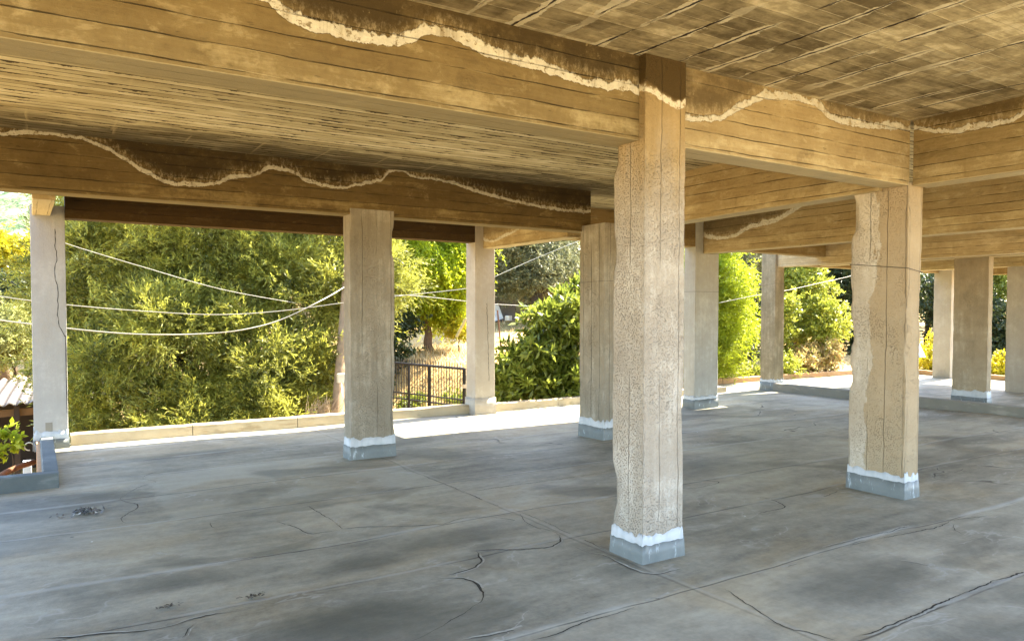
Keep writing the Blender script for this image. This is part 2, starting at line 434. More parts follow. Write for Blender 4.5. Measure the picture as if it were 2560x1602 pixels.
# ------------------------------------------------------------------ column concrete
def column_mat(name, base, dark, light, pits=0.0, cracks=0.0, grain=0.5, patch=None, bounce_tint=None, salt=None, side_y=None):
    k = Mat(name, 0.9, 0.2); x, y, z = k.pos(); P = k.vec(x, y, z)
    h = x + y
    vs = k.noise(k.vec(x * 11.0, y * 11.0, z * 0.7), 1.5, 5, 0.65)
    blot = k.noise(P, 2.6, 4, 0.6); fine = k.noise(P, 60.0, 4, 0.65); mid = k.noise(P, 14.0, 4, 0.6)
    v = (vs - 0.5) * grain * 1.3 + (blot - 0.5) * 1.2 + (mid - 0.5) * 0.6 + (fine - 0.5) * 0.45
    cc = k.mix((v + 0.5).sat(), dark, base)
    cc = k.mix((v * 1.5 - 0.1).sat(), cc, light)
    hgt = vs * 0.4 + fine * 0.35 + mid * 0.3
    if patch:
        # worn brown skin against peeled, pale render, ragged border
        edge = k.noise(k.vec(x * 2.0, y * 2.0, z * 0.9), 1.6, 6, 0.62)
        if side_y: edge = edge * 0.75 + 0.20 - (y - side_y[0]) * 1.6 - (x - 6.31).max(0.0) * 1.9
        mk = edge.ss(0.47, 0.50)
        cc = k.mix(mk * 0.8, cc, patch)
        hgt = hgt - mk * 0.5
    if pits:
        pv = k.noise(P, 98.0, 3, 0.6)
        pw = k.noise(P, 3.0, 4).ss(0.40, 0.62)
        pit = pv.ss(0.55, 0.64) * (pw * 0.5 + 0.5 * (1.0 - (x - 3.27).ss(0.0, 0.03)) + 0.12).sat()
        cc = k.mix((pit * pits * (0.35 + mid * 0.5)).sat(), cc, tuple(q * 0.55 for q in dark))
        peb = k.voro(P, 75.0, 'F1')
        cc = k.mix(peb.ss(0.25, 0.05) * 0.35 * pits, cc, light)
        hgt = hgt - pit * 1.2
    if bounce_tint:  # yellower shaft top: warm bounced light put into the colour, ragged edge
        z0, z1, sc = bounce_tint
        sn = (z + (k.noise(k.vec(x * 6.0, y * 6.0, z * 1.2), 1.0, 5, 0.65) - 0.5) * 0.9).ss(z0, z1)
        cc = k.mix(sn * 0.85, cc, k.mix((v + 0.5).sat(), tuple(q * 0.6 for q in sc), sc))
    if salt:
        c0, c1, pts = salt
        a = ((x - c0) / (c1 - c0)).sat()
        hh = k.curve(a, [((p - c0) / (c1 - c0), (q - 2.5) / 0.8) for p, q in pts]) * 0.8 + 2.5
        d = z - hh - (k.noise(P, 14.0, 4) - 0.5) * 0.05
        cc = k.mix(d.ss(0.0, 0.05), cc, (0.07, 0.045, 0.015))
        cc = k.mix(d.ss(-0.022, -0.016) * (1.0 - (d - (mid - 0.5) * 0.07).ss(0.012, 0.03)) * k.noise(P, 30.0, 4, 0.7).ss(0.36, 0.5), cc, (0.70, 0.64, 0.50))
    if cracks:
        w = (k.noise(k.vec(0.0, 0.0, z), 2.6, 4, 0.6) - 0.5) * 0.03 + (k.noise(k.vec(x, y, z * 0.7), 1.1, 5, 0.7) - 0.5) * 0.05
        g = ((h + w) / 0.165).fract()
        on = k.noise(k.vec(h * 4.0, 0.0, z * 0.6), 1.2, 3).ss(0.42, 0.55)
        cr = (1.0 - (g - 0.5).abs().ss(0.004, 0.022)) * on
        cc = k.mix(cr * cracks, cc, (0.03, 0.024, 0.018))
        hgt = hgt - cr * 1.5
    k.color(cc); k.bump(hgt, 0.010, 0.9)
    return k.mat

# ------------------------------------------------------------------ the columns
def prand(seed):
    rs = np.random.RandomState(seed)
    return rs
def fnoise(t, seed, octs=5, f0=1.0):
    """1-D smooth noise, about -1..1"""
    rs = np.random.RandomState(seed); o = np.zeros_like(t); amp = 1.0
    for i in range(octs):
        g = rs.uniform(-1, 1, 400); u = (t * f0 * 2**i) % 398
        j = u.astype(int); w = u - j; w = w*w*(3-2*w)
        o += amp * (g[j] * (1-w) + g[j+1] * w); amp *= 0.55
    return o / 1.6

def ring(x0, x1, y0, y1, n):
    """points round a rectangle, anticlockwise from (x0,y0), with a corner measure and the outward normal"""
    P = []
    cs = [(x0,y0),(x1,y0),(x1,y1),(x0,y1)]
    for i in range(4):
        a, b = cs[i], cs[(i+1) % 4]
        ts = np.linspace(0, 1, n, endpoint=False)
        ts = 0.5 - 0.5 * np.cos(np.pi * ts)             # crowd towards the arrises
        for t in ts:
            P.append((a[0] + (b[0]-a[0])*t, a[1] + (b[1]-a[1])*t, min(t, 1-t) * math.hypot(b[0]-a[0], b[1]-a[1]), i))
    return P

def shaft_mesh(name, mat, parent, x0, x1, y0, y1, z0, z1, chip=0.008, rough=0.002, seed=1, nz=110, n=12, chips=()):
    P = ring(x0, x1, y0, y1, n); M = len(P)
    cx, cy = (x0+x1)/2, (y0+y1)/2
    zs = np.linspace(z0, z1, nz); rs = np.random.RandomState(seed)
    V_ = np.zeros((nz, M, 3))
    corner_off = [np.maximum(0, fnoise(zs * 3.1 + 7 * i, seed * 10 + i, 6) + 0.15) * chip for i in range(4)]
    for (ci, za, zb, dep) in chips:
        corner_off[ci] = corner_off[ci] + dep * np.exp(-((zs - (za+zb)/2) / ((zb-za)/2))**4) * (0.8 + 0.25 * fnoise(zs * 9, seed + 77, 4))
    for j, (px, py, dc, side) in enumerate(P):
        near = side if (math.hypot(px - [x0,x1,x1,x0][side], py - [y0,y0,y1,y1][side]) <= dc + 1e-9) else (side + 1) % 4
        w = math.exp(-(dc / 0.035)**2)
        off = corner_off[near] * w
        dx, dy = cx - px, cy - py; L = math.hypot(dx, dy) + 1e-9
        sx = [0, -1, 0, 1][side]; sy = [1, 0, -1, 0][side]
        face = rough * fnoise(zs * 4 + j * 0.7, seed + 900 + j // 3, 5)
        V_[:, j, 0] = px + (dx / L * 1.25) * off + sx * face * (1 if dc > 0.004 else 0)
        V_[:, j, 1] = py + (dy / L * 1.25) * off + sy * face * (1 if dc > 0.004 else 0)
        V_[:, j, 2] = zs
    verts = V_.reshape(-1, 3)
    i, j = np.meshgrid(np.arange(nz-1), np.arange(M), indexing='ij')
    j2 = (j + 1) % M
    q = np.stack([i*M + j, i*M + j2, (i+1)*M + j2, (i+1)*M + j], -1).reshape(-1, 4)
    return np_mesh(name, verts, q, mat, parent)

def band_mesh(name, mat, parent, x0, x1, y0, y1, zb, zt, off_b, off_t, seed, jag=0.012, jagb=0.0, n=26, lean=0.0):
    """a coat of paint or felt wrapped round the foot of a column, with a ragged upper edge and a closed top lip"""
    def rg(o): return ring(x0-o, x1+o, y0-o, y1+o, n)
    A, B, C = rg(off_b), rg(off_t), rg(-0.012)
    M = len(A); u = np.arange(M) / M
    js = fnoise(u * 40, seed, 4); js[-1] = js[0]
    kb = fnoise(u * 30, seed + 5, 4)
    rows = []
    top = zt + jag * js
    bot = zb + jagb * kb
    rows.append([(p[0], p[1], bot[i]) for i, p in enumerate(A)])
    rows.append([((p[0]*0.5+B[i][0]*0.5), (p[1]*0.5+B[i][1]*0.5), bot[i]*0.55 + top[i]*0.45) for i, p in enumerate(A)])
    rows.append([(p[0], p[1], top[i]) for i, p in enumerate(B)])
    rows.append([(p[0], p[1], top[i] + 0.001) for i, p in enumerate(C)])
    verts = np.array(rows).reshape(-1, 3)
    i, j = np.meshgrid(np.arange(3), np.arange(M), indexing='ij'); j2 = (j+1) % M
    q = np.stack([i*M + j, i*M + j2, (i+1)*M + j2, (i+1)*M + j], -1).reshape(-1, 4)
    return np_mesh(name, verts, q, mat, parent)

# paints
def paint_mat():
    k = Mat('white_paint', 0.6, 0.4); x, y, z = k.pos(); P = k.vec(x, y, z)
    n = k.noise(P, 9.0, 4); d = k.noise(k.vec(x*16.0, y*16.0, z*5.0), 1.2, 4)
    k.color(k.mix(d.ss(0.40, 0.66) * 0.7, k.mix(n, (0.40, 0.41, 0.405), (0.58, 0.59, 0.585)), (0.40, 0.42, 0.42))); k.bump(d, 0.004)
    return k.mat
def coat_mat():
    k = Mat('grey_bitumen_coat', 0.5, 0.4); x, y, z = k.pos(); P = k.vec(x, y, z)
    n = k.noise(P, 6.0, 4); d = k.noise(k.vec(x*12.0, y*12.0, z*4.0), 1.3, 5, 0.65)
    c = k.mix(n, (0.10, 0.113, 0.107), (0.22, 0.235, 0.22))
    c = k.mix(d.ss(0.58, 0.70) * 0.8, c, (0.46, 0.50, 0.51))
    c = k.mix(k.noise(P, 3.0, 3).ss(0.55, 0.7) * 0.6, c, (0.10, 0.11, 0.10))
    k.color(c); k.bump(d, 0.006)
    return k.mat
WHITE = paint_mat(); COAT = coat_mat()

PINK = column_mat('pitted_conglomerate', (0.45, 0.40, 0.325), (0.29, 0.245, 0.185), (0.60, 0.56, 0.49), pits=0.9, cracks=0.3,
                  bounce_tint=(2.0, 2.9, (0.40, 0.27, 0.10)), salt=(3.2, 3.64, [(3.2, 3.0), (3.31, 3.0), (3.43, 2.96), (3.54, 2.93), (3.64, 2.96)]))
BOARDED = column_mat('grey_boarded_concrete', (0.36, 0.32, 0.245), (0.215, 0.18, 0.125), (0.47, 0.43, 0.345), pits=0.15, cracks=0.6, grain=0.8)
WORN = column_mat('worn_brown_concrete', (0.52, 0.44, 0.32), (0.34, 0.27, 0.18), (0.64, 0.57, 0.45), pits=0.25, cracks=0.5, patch=(0.33, 0.235, 0.12))
PEELED = column_mat('peeled_render', (0.58, 0.505, 0.39), (0.40, 0.33, 0.235), (0.70, 0.64, 0.53), pits=0.2, cracks=0.35, patch=(0.37, 0.275, 0.155), side_y=(3.93, 4.0))
TAN = column_mat('plain_tan_concrete', (0.42, 0.345, 0.235), (0.27, 0.21, 0.13), (0.53, 0.455, 0.335), pits=0.4, grain=0.5)
PALE = column_mat('pale_render', (0.42, 0.41, 0.385), (0.34, 0.33, 0.305), (0.50, 0.49, 0.465), grain=0.35)
CREAM = column_mat('cream_render', (0.45, 0.40, 0.32), (0.35, 0.30, 0.23), (0.53, 0.48, 0.395), grain=0.4, pits=0.1)
SMOOTH = column_mat('smooth_grey_concrete', (0.42, 0.405, 0.355), (0.31, 0.29, 0.245), (0.52, 0.50, 0.44), grain=0.5)
LICHEN = column_mat('lichen_dark_concrete', (0.38, 0.315, 0.20), (0.17, 0.135, 0.08), (0.50, 0.43, 0.30), pits=0.6, grain=0.7)

CGROUP = 'concrete columns holding the slab'
def column(label, mat, x0, x1, y0, y1, ztop, coat=0.13, white=0.07, chip=0.008, rough=0.002, seed=1, chips=(), nz=110, zb=0.0, paint=True):
    t = empty('concrete_column', ((x0+x1)/2, (y0+y1)/2, zb))
    tag(t, label, 'column', CGROUP)
    shaft_mesh('shaft', mat, t, x0, x1, y0, y1, zb - 0.03, ztop, chip, rough, seed, nz, chips=chips)
    if paint:
        if coat: band_mesh('base_coating', COAT, t, x0, x1, y0, y1, zb - 0.02, zb + coat, 0.014, 0.009, seed + 3, 0.008)
        if white: band_mesh('paint_band', WHITE, t, x0, x1, y0, y1, zb + coat - 0.03, zb + coat + white, 0.006, 0.004, seed + 8, 0.030, 0.014)
    return t

def slab_z(y): return 3.215 - 0.0133 * (y - 3.65)

cC = column('nearest column, pinkish pitted concrete with a white painted foot', PINK, 3.275, 3.625, 3.60, 3.90, 3.23, coat=0.10, white=0.065, chip=0.009, rough=0.003, seed=11, nz=220,
       chips=[(3, 0.25, 0.55, 0.02), (3, 1.9, 2.1, 0.016), (3, 2.52, 2.75, 0.03)])
cR = column('wide worn column of peeled brown and pale render, one edge wavy, under the beam corner', PEELED, 6.31, 6.515, 3.65, 4.18, 2.70, coat=0.13, white=0.065, chip=0.016, rough=0.004, seed=23, nz=200,
       chips=[(3, 1.3, 1.55, 0.03), (3, 2.3, 2.64, 0.05), (3, 0.9, 1.1, 0.02)])
cL = column('grey boarded column with dark vertical cracks between the big shaggy tree and the gate', BOARDED, 2.885, 3.395, 7.785, 7.985, 2.70, coat=0.135, white=0.085, chip=0.012, rough=0.002, seed=31,
       chips=[(1, 0.3, 0.75, 0.02), (1, 2.2, 2.5, 0.03), (0, 2.45, 2.64, 0.012)])
cM = column('slender boarded column half hidden behind the nearest column', BOARDED, 6.015, 6.30, 7.34, 7.835, 2.70, coat=0.14, white=0.09, chip=0.010, seed=43)
cK = column('pale rendered column with a long thin crack at the open corner of the floor', PALE, 0.0, 0.345, 10.31, 10.66, 2.82, coat=0.10, white=0.10, chip=0.004, rough=0.001, seed=51)
cP = column('cream column beside the black metal gate', CREAM, 5.815, 6.165, 10.225, 10.52, 3.13, coat=0.0, white=0.0, chip=0.004, rough=0.001, seed=61)
band_mesh('base_coating', CREAM, cP, 5.815, 6.165, 10.225, 10.52, -0.02, 0.24, 0.018, 0.015, 66, 0.006)
cQ = column('smooth grey column with one cream sunlit side standing out at the slab edge', SMOOTH, 9.265, 9.815, 8.95, 9.20, 3.14, coat=0.13, white=0.06, chip=0.004, rough=0.001, seed=71)
cS = column('dark lichen stained column carrying a rough low beam at the raised kerb', LICHEN, 12.72, 13.0, 10.10, 10.45, 3.10, coat=0.16, white=0.06, chip=0.008, seed=81)
cT = column('tan column with a thick white daub at its foot, beyond the raised kerb', TAN, 13.99, 14.13, 6.65, 7.24, 2.72, coat=0.10, white=0.11, chip=0.006, seed=91)
cU = column('plain tan column cut by the frame edge, farthest to the side', CREAM, 16.55, 16.95, 6.85, 7.53, 2.70, coat=0.0, white=0.0, chip=0.006, seed=95)
cV = column('sun-warmed cream column at the far corner of the floor', CREAM, 18.60, 19.0, 9.68, 10.10, 2.62, coat=0.0, white=0.0, chip=0.008, seed=97)

# hairline cracks and details on the pale corner column
def ribbon(name, mat, parent, pts, w, nrm):
    """a thin raised strip along pts on a surface with normal nrm"""
    mb = MB(); n = Vector(nrm)
    pv = [Vector(p) for p in pts]; L = []
    for i, p in enumerate(pv):
        t = (pv[min(i+1, len(pv)-1)] - pv[max(i-1, 0)]).normalized(); s = t.cross(n).normalized()
        ww = (w[i] if hasattr(w, '__len__') else w) / 2
        L.append((p - s*ww - n*0.004, p - s*ww + n*0.0012, p + s*ww + n*0.0012, p + s*ww - n*0.004))
    vs = [q for r in L for q in r]; fs = []
    for i in range(len(L)-1):
        for j in range(3): fs.append((i*4+j, i*4+j+1, i*4+4+j+1, i*4+4+j))
    fs += [(0,1,2,3), tuple(len(vs)-4+j for j in (3,2,1,0))]
    return mb.add(vs, fs).build(name, mat, parent)
CRACKM = plain('crack_shadow', (0.03, 0.027, 0.023), 0.9, 0.1)
rsr = random.Random(4)
def crack_line(parent, ctrl, face, w=0.006, seed=1, name='crack'):
    pts = []; rr = random.Random(seed)
    for (a, b) in zip(ctrl[:-1], ctrl[1:]):
        n = max(2, int((Vector(b) - Vector(a)).length / 0.035))
        for i in range(n):
            t = i / n; p = Vector(a).lerp(Vector(b), t)
            j = rr.uniform(-1, 1) * 0.006
            p += Vector((j, 0, 0)) if face[1] else Vector((0, j, 0))
            pts.append(p)
    pts.append(Vector(ctrl[-1]))
    ws = [w * (0.45 + 0.75 * abs(math.sin(i * 1.7 + seed))) for i in range(len(pts))]
    return ribbon(name, CRACKM, parent, pts, ws, face)
yk = 10.31
crack_line(cK, [(0.247, yk, 2.55), (0.245, yk, 2.36), (0.262, yk, 2.22), (0.232, yk, 2.10), (0.235, yk, 2.0), (0.262, yk, 1.86), (0.262, yk, 1.72), (0.258, yk, 1.55), (0.268, yk, 1.42), (0.325, yk, 1.30)], (0, -1, 0), 0.007, 3)
ribbon('crack', CRACKM, cK, [(0.331, yk, 1.31), (0.333, yk, 1.0), (0.335, yk, 0.62), (0.334, yk, 0.40)], [0.006, 0.010, 0.010, 0.005], (0, -1, 0))
hm = MB().box((0.115, yk - 0.004, 0.155), (0.185, yk + 0.02, 0.30)); hm.build('repair_patch', plain('grey_mortar', (0.24, 0.22, 0.18), 0.9), cK)
crack_line(cP, [(6.02, 10.225, 1.72), (6.04, 10.225, 1.3), (6.05, 10.225, 0.9), (6.06, 10.225, 0.5)], (0, -1, 0), 0.006, 8)

# ------------------------------------------------------------------ the beams
A_TIDE = [(-1.0, 3.12), (0.3, 3.16), (0.96, 3.06), (1.06, 3.0), (1.31, 2.97), (1.48, 2.97), (1.7, 3.02), (1.86, 3.09), (2.11, 3.04), (2.34, 3.02), (2.65, 3.0), (2.95, 2.98), (3.22, 3.0),
          (3.66, 2.89), (3.92, 2.91), (4.12, 2.98), (4.32, 3.08), (4.54, 3.15), (4.95, 3.18), (5.14, 3.14), (5.29, 3.09), (5.6, 3.09), (6.16, 3.14), (6.4, 3.16)]
B_TIDE = [(-1.2, 3.08), (-0.2, 3.10), (0.06, 3.14), (0.36, 3.14), (0.48, 3.11), (0.71, 3.01), (0.97, 2.86), (1.21, 2.80), (1.46, 2.82), (1.69, 2.91), (1.92, 2.96), (2.11, 3.04), (2.32, 3.01), (2.44, 2.94), (2.79, 2.91), (2.92, 2.94),
          (3.24, 3.03), (3.38, 3.14), (3.5, 3.16), (3.62, 3.11), (3.97, 3.10), (4.23, 3.06), (4.5, 3.0), (4.95, 2.94), (5.24, 2.91), (5.67, 2.88), (6.2, 2.89)]
E_TIDE = [(1.0, 3.10), (2.0, 3.12), (2.78, 3.10), (2.89, 3.06), (3.09, 3.06), (3.34, 3.07), (3.6, 3.15)]
H_TIDE = [(5.5, 3.20), (6.9, 3.18), (7.21, 3.06), (7.56, 2.95), (8.01, 2.90), (8.25, 2.81), (8.58, 2.79), (8.95, 2.86)]
P_TIDE = [(8.6, 2.98), (9.0, 2.88), (9.27, 2.78), (9.58, 2.72), (9.83, 2.68), (10.05, 2.68), (10.2, 2.72)]
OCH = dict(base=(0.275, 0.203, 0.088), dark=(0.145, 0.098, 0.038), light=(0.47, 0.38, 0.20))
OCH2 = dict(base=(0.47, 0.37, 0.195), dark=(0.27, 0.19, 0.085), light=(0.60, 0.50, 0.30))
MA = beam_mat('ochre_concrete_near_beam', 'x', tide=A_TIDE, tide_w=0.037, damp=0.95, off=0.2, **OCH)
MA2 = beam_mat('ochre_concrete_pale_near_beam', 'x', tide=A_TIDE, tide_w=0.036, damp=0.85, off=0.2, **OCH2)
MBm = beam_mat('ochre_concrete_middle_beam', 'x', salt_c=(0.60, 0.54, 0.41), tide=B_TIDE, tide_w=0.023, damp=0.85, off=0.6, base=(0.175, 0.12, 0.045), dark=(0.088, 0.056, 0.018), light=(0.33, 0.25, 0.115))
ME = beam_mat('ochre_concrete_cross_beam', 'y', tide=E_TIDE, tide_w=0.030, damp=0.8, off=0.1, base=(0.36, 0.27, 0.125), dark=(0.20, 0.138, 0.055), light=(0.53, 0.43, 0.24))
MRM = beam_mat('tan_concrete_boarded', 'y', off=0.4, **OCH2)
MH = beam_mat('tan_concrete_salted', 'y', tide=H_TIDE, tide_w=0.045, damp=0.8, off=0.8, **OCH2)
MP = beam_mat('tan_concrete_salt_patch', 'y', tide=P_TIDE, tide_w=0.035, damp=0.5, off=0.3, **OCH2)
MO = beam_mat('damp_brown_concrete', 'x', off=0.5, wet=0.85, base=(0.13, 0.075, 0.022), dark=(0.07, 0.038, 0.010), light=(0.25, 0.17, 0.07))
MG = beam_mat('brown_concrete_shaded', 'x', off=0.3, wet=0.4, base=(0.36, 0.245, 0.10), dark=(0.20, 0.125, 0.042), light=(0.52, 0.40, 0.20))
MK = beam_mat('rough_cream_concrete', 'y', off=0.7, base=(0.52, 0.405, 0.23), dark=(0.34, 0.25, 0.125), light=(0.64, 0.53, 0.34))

def beam(label, mat, x0, x1, y0, y1, zb0, zb1, along, group='beams under the slab', seed=1, chip=0.006, over=0.02, zt=None):
    """a beam with slightly worn lower arrises; zb0, zb1 are the soffit heights at its two ends"""
    n = max(6, int(((x1-x0) if along == 'x' else (y1-y0)) / 0.05))
    ts = np.linspace(0, 1, n); prof = []
    rs = [np.maximum(0, fnoise(ts * n * 0.12, seed + q, 5) - 0.05) * chip for q in (0, 1)]
    verts = []
    for i, t in enumerate(ts):
        zb = zb0 + (zb1 - zb0) * t
        yy = y0 if along == 'x' else y0 + (y1 - y0) * t
        top = (zt if zt else slab_z(yy)) + over
        c0, c1 = 0.004 + rs[0][i], 0.004 + rs[1][i]
        a0, a1 = (y0, y1) if along == 'x' else (x0, x1)
        pr = [(a0, top), (a0, zb + c0), (a0 + c0, zb), (a1 - c1, zb), (a1, zb + c1), (a1, top)]
        p = (x0 + (x1 - x0) * t) if along == 'x' else (y0 + (y1 - y0) * t)
        for a, z in pr: verts.append((p, a, z) if along == 'x' else (a, p, z))
    fs = []
    for i in range(n - 1):
        for j in range(6):
            j2 = (j + 1) % 6
            q = (i*6 + j, i*6 + j2, (i+1)*6 + j2, (i+1)*6 + j)
            fs.append(q if along == 'y' else q[::-1])
    fs.append(tuple(range(6)) if along == 'x' else tuple(range(5, -1, -1)))
    fs.append(tuple((n-1)*6 + j for j in (range(5, -1, -1) if along == 'x' else range(6))))
    o = MB().add(verts, fs).build('concrete_beam', mat)
    return tag(o, label, 'beam', group)

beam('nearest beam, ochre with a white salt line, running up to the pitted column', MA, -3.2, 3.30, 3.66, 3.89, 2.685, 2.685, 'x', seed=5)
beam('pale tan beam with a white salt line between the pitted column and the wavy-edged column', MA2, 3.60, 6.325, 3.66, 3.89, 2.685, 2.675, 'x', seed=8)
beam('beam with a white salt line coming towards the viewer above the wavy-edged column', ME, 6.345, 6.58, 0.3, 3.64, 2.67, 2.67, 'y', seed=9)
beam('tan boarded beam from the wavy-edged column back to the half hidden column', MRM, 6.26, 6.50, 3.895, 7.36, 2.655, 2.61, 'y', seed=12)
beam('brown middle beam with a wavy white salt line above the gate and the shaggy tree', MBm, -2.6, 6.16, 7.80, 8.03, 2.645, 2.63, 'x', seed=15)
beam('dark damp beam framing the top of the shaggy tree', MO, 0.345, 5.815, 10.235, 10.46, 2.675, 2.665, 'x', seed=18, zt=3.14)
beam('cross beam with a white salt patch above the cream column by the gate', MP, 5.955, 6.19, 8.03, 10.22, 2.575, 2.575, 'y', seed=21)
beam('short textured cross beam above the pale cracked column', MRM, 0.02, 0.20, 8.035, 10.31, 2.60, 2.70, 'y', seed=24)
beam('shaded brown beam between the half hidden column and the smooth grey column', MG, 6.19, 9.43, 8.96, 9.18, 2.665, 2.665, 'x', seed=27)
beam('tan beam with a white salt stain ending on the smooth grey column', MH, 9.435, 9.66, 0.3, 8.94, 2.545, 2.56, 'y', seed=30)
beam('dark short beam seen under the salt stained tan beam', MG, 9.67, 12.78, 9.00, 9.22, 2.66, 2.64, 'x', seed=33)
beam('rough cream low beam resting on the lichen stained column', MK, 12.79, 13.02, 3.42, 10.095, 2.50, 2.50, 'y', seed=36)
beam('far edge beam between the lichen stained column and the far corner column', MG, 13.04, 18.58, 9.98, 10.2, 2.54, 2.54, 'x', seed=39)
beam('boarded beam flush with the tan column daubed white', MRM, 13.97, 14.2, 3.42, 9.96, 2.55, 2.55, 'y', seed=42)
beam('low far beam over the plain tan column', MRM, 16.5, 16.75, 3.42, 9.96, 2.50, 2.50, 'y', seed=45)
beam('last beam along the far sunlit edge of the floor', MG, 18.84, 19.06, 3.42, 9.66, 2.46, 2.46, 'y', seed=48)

# ------------------------------------------------------------------ slab overhead and floor
SOF = ceiling_mat()
def prism_slab(name, polys, zfun, th, mat, kind='structure'):
    mb = MB()
    for (x0, x1, y0, y1) in polys:
        za, zb = zfun(y0), zfun(y1)
        mb.add([(x0,y0,za),(x1,y0,za),(x1,y1,zb),(x0,y1,zb),(x0,y0,za+th),(x1,y0,za+th),(x1,y1,zb+th),(x0,y1,zb+th)],
               [(0,3,2,1),(4,5,6,7),(0,1,5,4),(1,2,6,5),(2,3,7,6),(3,0,4,7)])
    return tag(mb.build(name, mat), kind=kind)
prism_slab('ceiling', [(-3.2, 6.0, 0.2, 8.05), (0.0, 6.0, 8.05, 10.46), (6.0, 9.67, 0.2, 9.2), (9.67, 12.8, 0.2, 9.24), (12.8, 19.06, 3.4, 10.25)], slab_z, 0.16, SOF)

FLOORM = floor_mat()
CRACKS = [
('d',[(1.04,8.27),(0.88,8.02),(0.96,7.75),(0.79,7.59),(0.62,7.25),(0.72,6.91),(0.57,6.58),(0.57,6.35)]),
('d',[(1.92,6.18),(1.93,5.82),(1.93,5.54),(1.93,5.38)]),
('d',[(1.56,5.84),(1.65,5.62),(1.68,5.41),(1.78,5.38),(1.93,5.38)]),
('d',[(1.11,6.06),(1.12,5.93),(1.16,5.87)]),
('d',[(0.89,5.10),(1.19,5.08),(1.32,5.05),(1.49,5.03),(1.63,5.02)]),
('w',[(-0.00,4.33),(0.23,4.25),(0.39,4.18),(0.53,4.15),(0.65,4.18),(0.75,4.19),(0.90,4.17),(1.03,4.16)]),
('w',[(0.71,4.13),(0.66,4.08),(0.59,3.96)]),
('w',[(1.92,5.41),(2.11,5.33),(2.32,5.22),(2.58,5.08),(2.77,5.13),(2.91,5.09),(3.01,5.00),(3.09,4.87),(3.12,4.65),(3.19,4.48),(3.17,4.34),(3.09,4.25),(2.97,4.19),(2.80,4.23),(2.68,4.30),(2.55,4.37),(2.46,4.38)]),
('w',[(2.51,4.39),(2.46,4.28),(2.43,4.18),(2.28,4.09),(2.10,4.06)]),
('w',[(2.05,4.05),(2.15,3.98),(2.19,3.87),(2.16,3.74),(2.13,3.66),(2.05,3.58),(2.01,3.56),(1.92,3.50),(1.82,3.45),(1.68,3.39),(1.60,3.36),(1.50,3.34)]),
('d',[(2.64,5.38),(2.73,5.37),(2.90,5.37)]),
('d',[(2.35,5.37),(2.51,5.31)]),
('d',[(3.18,7.13),(3.21,6.55),(3.23,6.18),(3.23,5.79),(3.23,5.49),(3.24,5.32),(3.27,5.04),(3.29,4.73),(3.26,4.43),(3.26,4.19),(3.24,3.86)]),
('d',[(3.24,5.85),(3.42,5.87),(3.80,5.86),(4.21,5.86),(4.90,5.88)]),
('d',[(3.27,5.04),(3.34,5.04),(3.49,5.10),(3.82,5.03),(4.15,4.98)]),
('d',[(3.24,5.00),(3.16,4.76),(3.15,4.57),(3.19,4.48)]),
('d',[(2.23,6.30),(2.50,6.31),(2.81,6.28),(3.12,6.25)]),
('p',[(3.13,4.11),(3.13,3.95),(3.19,3.85),(3.17,3.57),(3.21,3.43),(3.45,3.41)]),
('p',[(1.75,3.21),(1.94,3.19),(2.12,3.20),(2.42,3.18),(2.64,3.14),(2.95,3.13),(3.19,3.15)]),
('d',[(2.03,3.03),(2.18,3.03),(2.34,3.06),(2.56,3.07),(2.80,3.08)]),
('d',[(6.11,4.14),(5.83,4.10),(5.41,4.15)]),
('d',[(5.33,4.41),(5.36,4.27),(5.28,4.09),(5.16,4.03),(4.98,4.03),(4.75,4.05),(4.45,4.29)]),
('d',[(4.69,3.09),(5.03,3.07),(5.44,3.04),(5.82,3.04),(6.06,3.08),(6.49,2.96)]),
('p',[(3.43,3.15),(3.76,3.13),(4.38,3.18),(4.93,3.17),(5.55,3.16),(6.30,3.13),(7.10,3.06)]),
('d',[(3.38,3.02),(3.31,2.81),(3.23,2.51),(3.27,2.37),(3.31,2.20)]),
('p',[(3.51,3.08),(3.88,3.08),(4.22,3.06)]),
('p',[(4.62,2.82),(4.74,2.61),(4.78,2.40),(4.70,2.24)]),
('w',[(5.16,2.22),(4.73,2.22),(4.33,2.22),(3.87,2.20),(3.44,2.21)]),
('d',[(6.56,3.64),(6.63,3.53),(6.58,3.38),(6.59,3.27),(6.66,3.06)]),
('d',[(7.30,3.99),(7.51,4.00),(7.62,3.90)]),
('d',[(7.76,3.97),(8.09,4.05)]),
('d',[(5.87,3.01),(5.74,2.91),(5.61,2.76)]),
('p',[(3.92,2.10),(3.94,2.05),(3.89,1.92)]),
('d',[(5.22,5.22),(5.45,4.96),(5.16,4.90),(4.98,4.95)]),
]
_fr = np.random.RandomState(3)
_FW = [(kx, ky, am, _fr.uniform(0, 6), _fr.uniform(0, 6)) for kx, ky, am in [(0.9, 1.7, .006), (1.9, 0.8, .005), (0.5, 3.1, .004), (2.6, 2.3, .0025), (3.7, 5.3, .0015)]]
def floor_h(X, Y):
    Z = np.zeros_like(np.asarray(X, float)) - 0.010
    for kx, ky, am, p, q in _FW:
        Z = Z + am * np.sin(kx * X + p + 0.6*np.sin(0.7*Y)) * np.sin(ky * Y + q + 0.5*np.sin(0.9*X))
    return Z
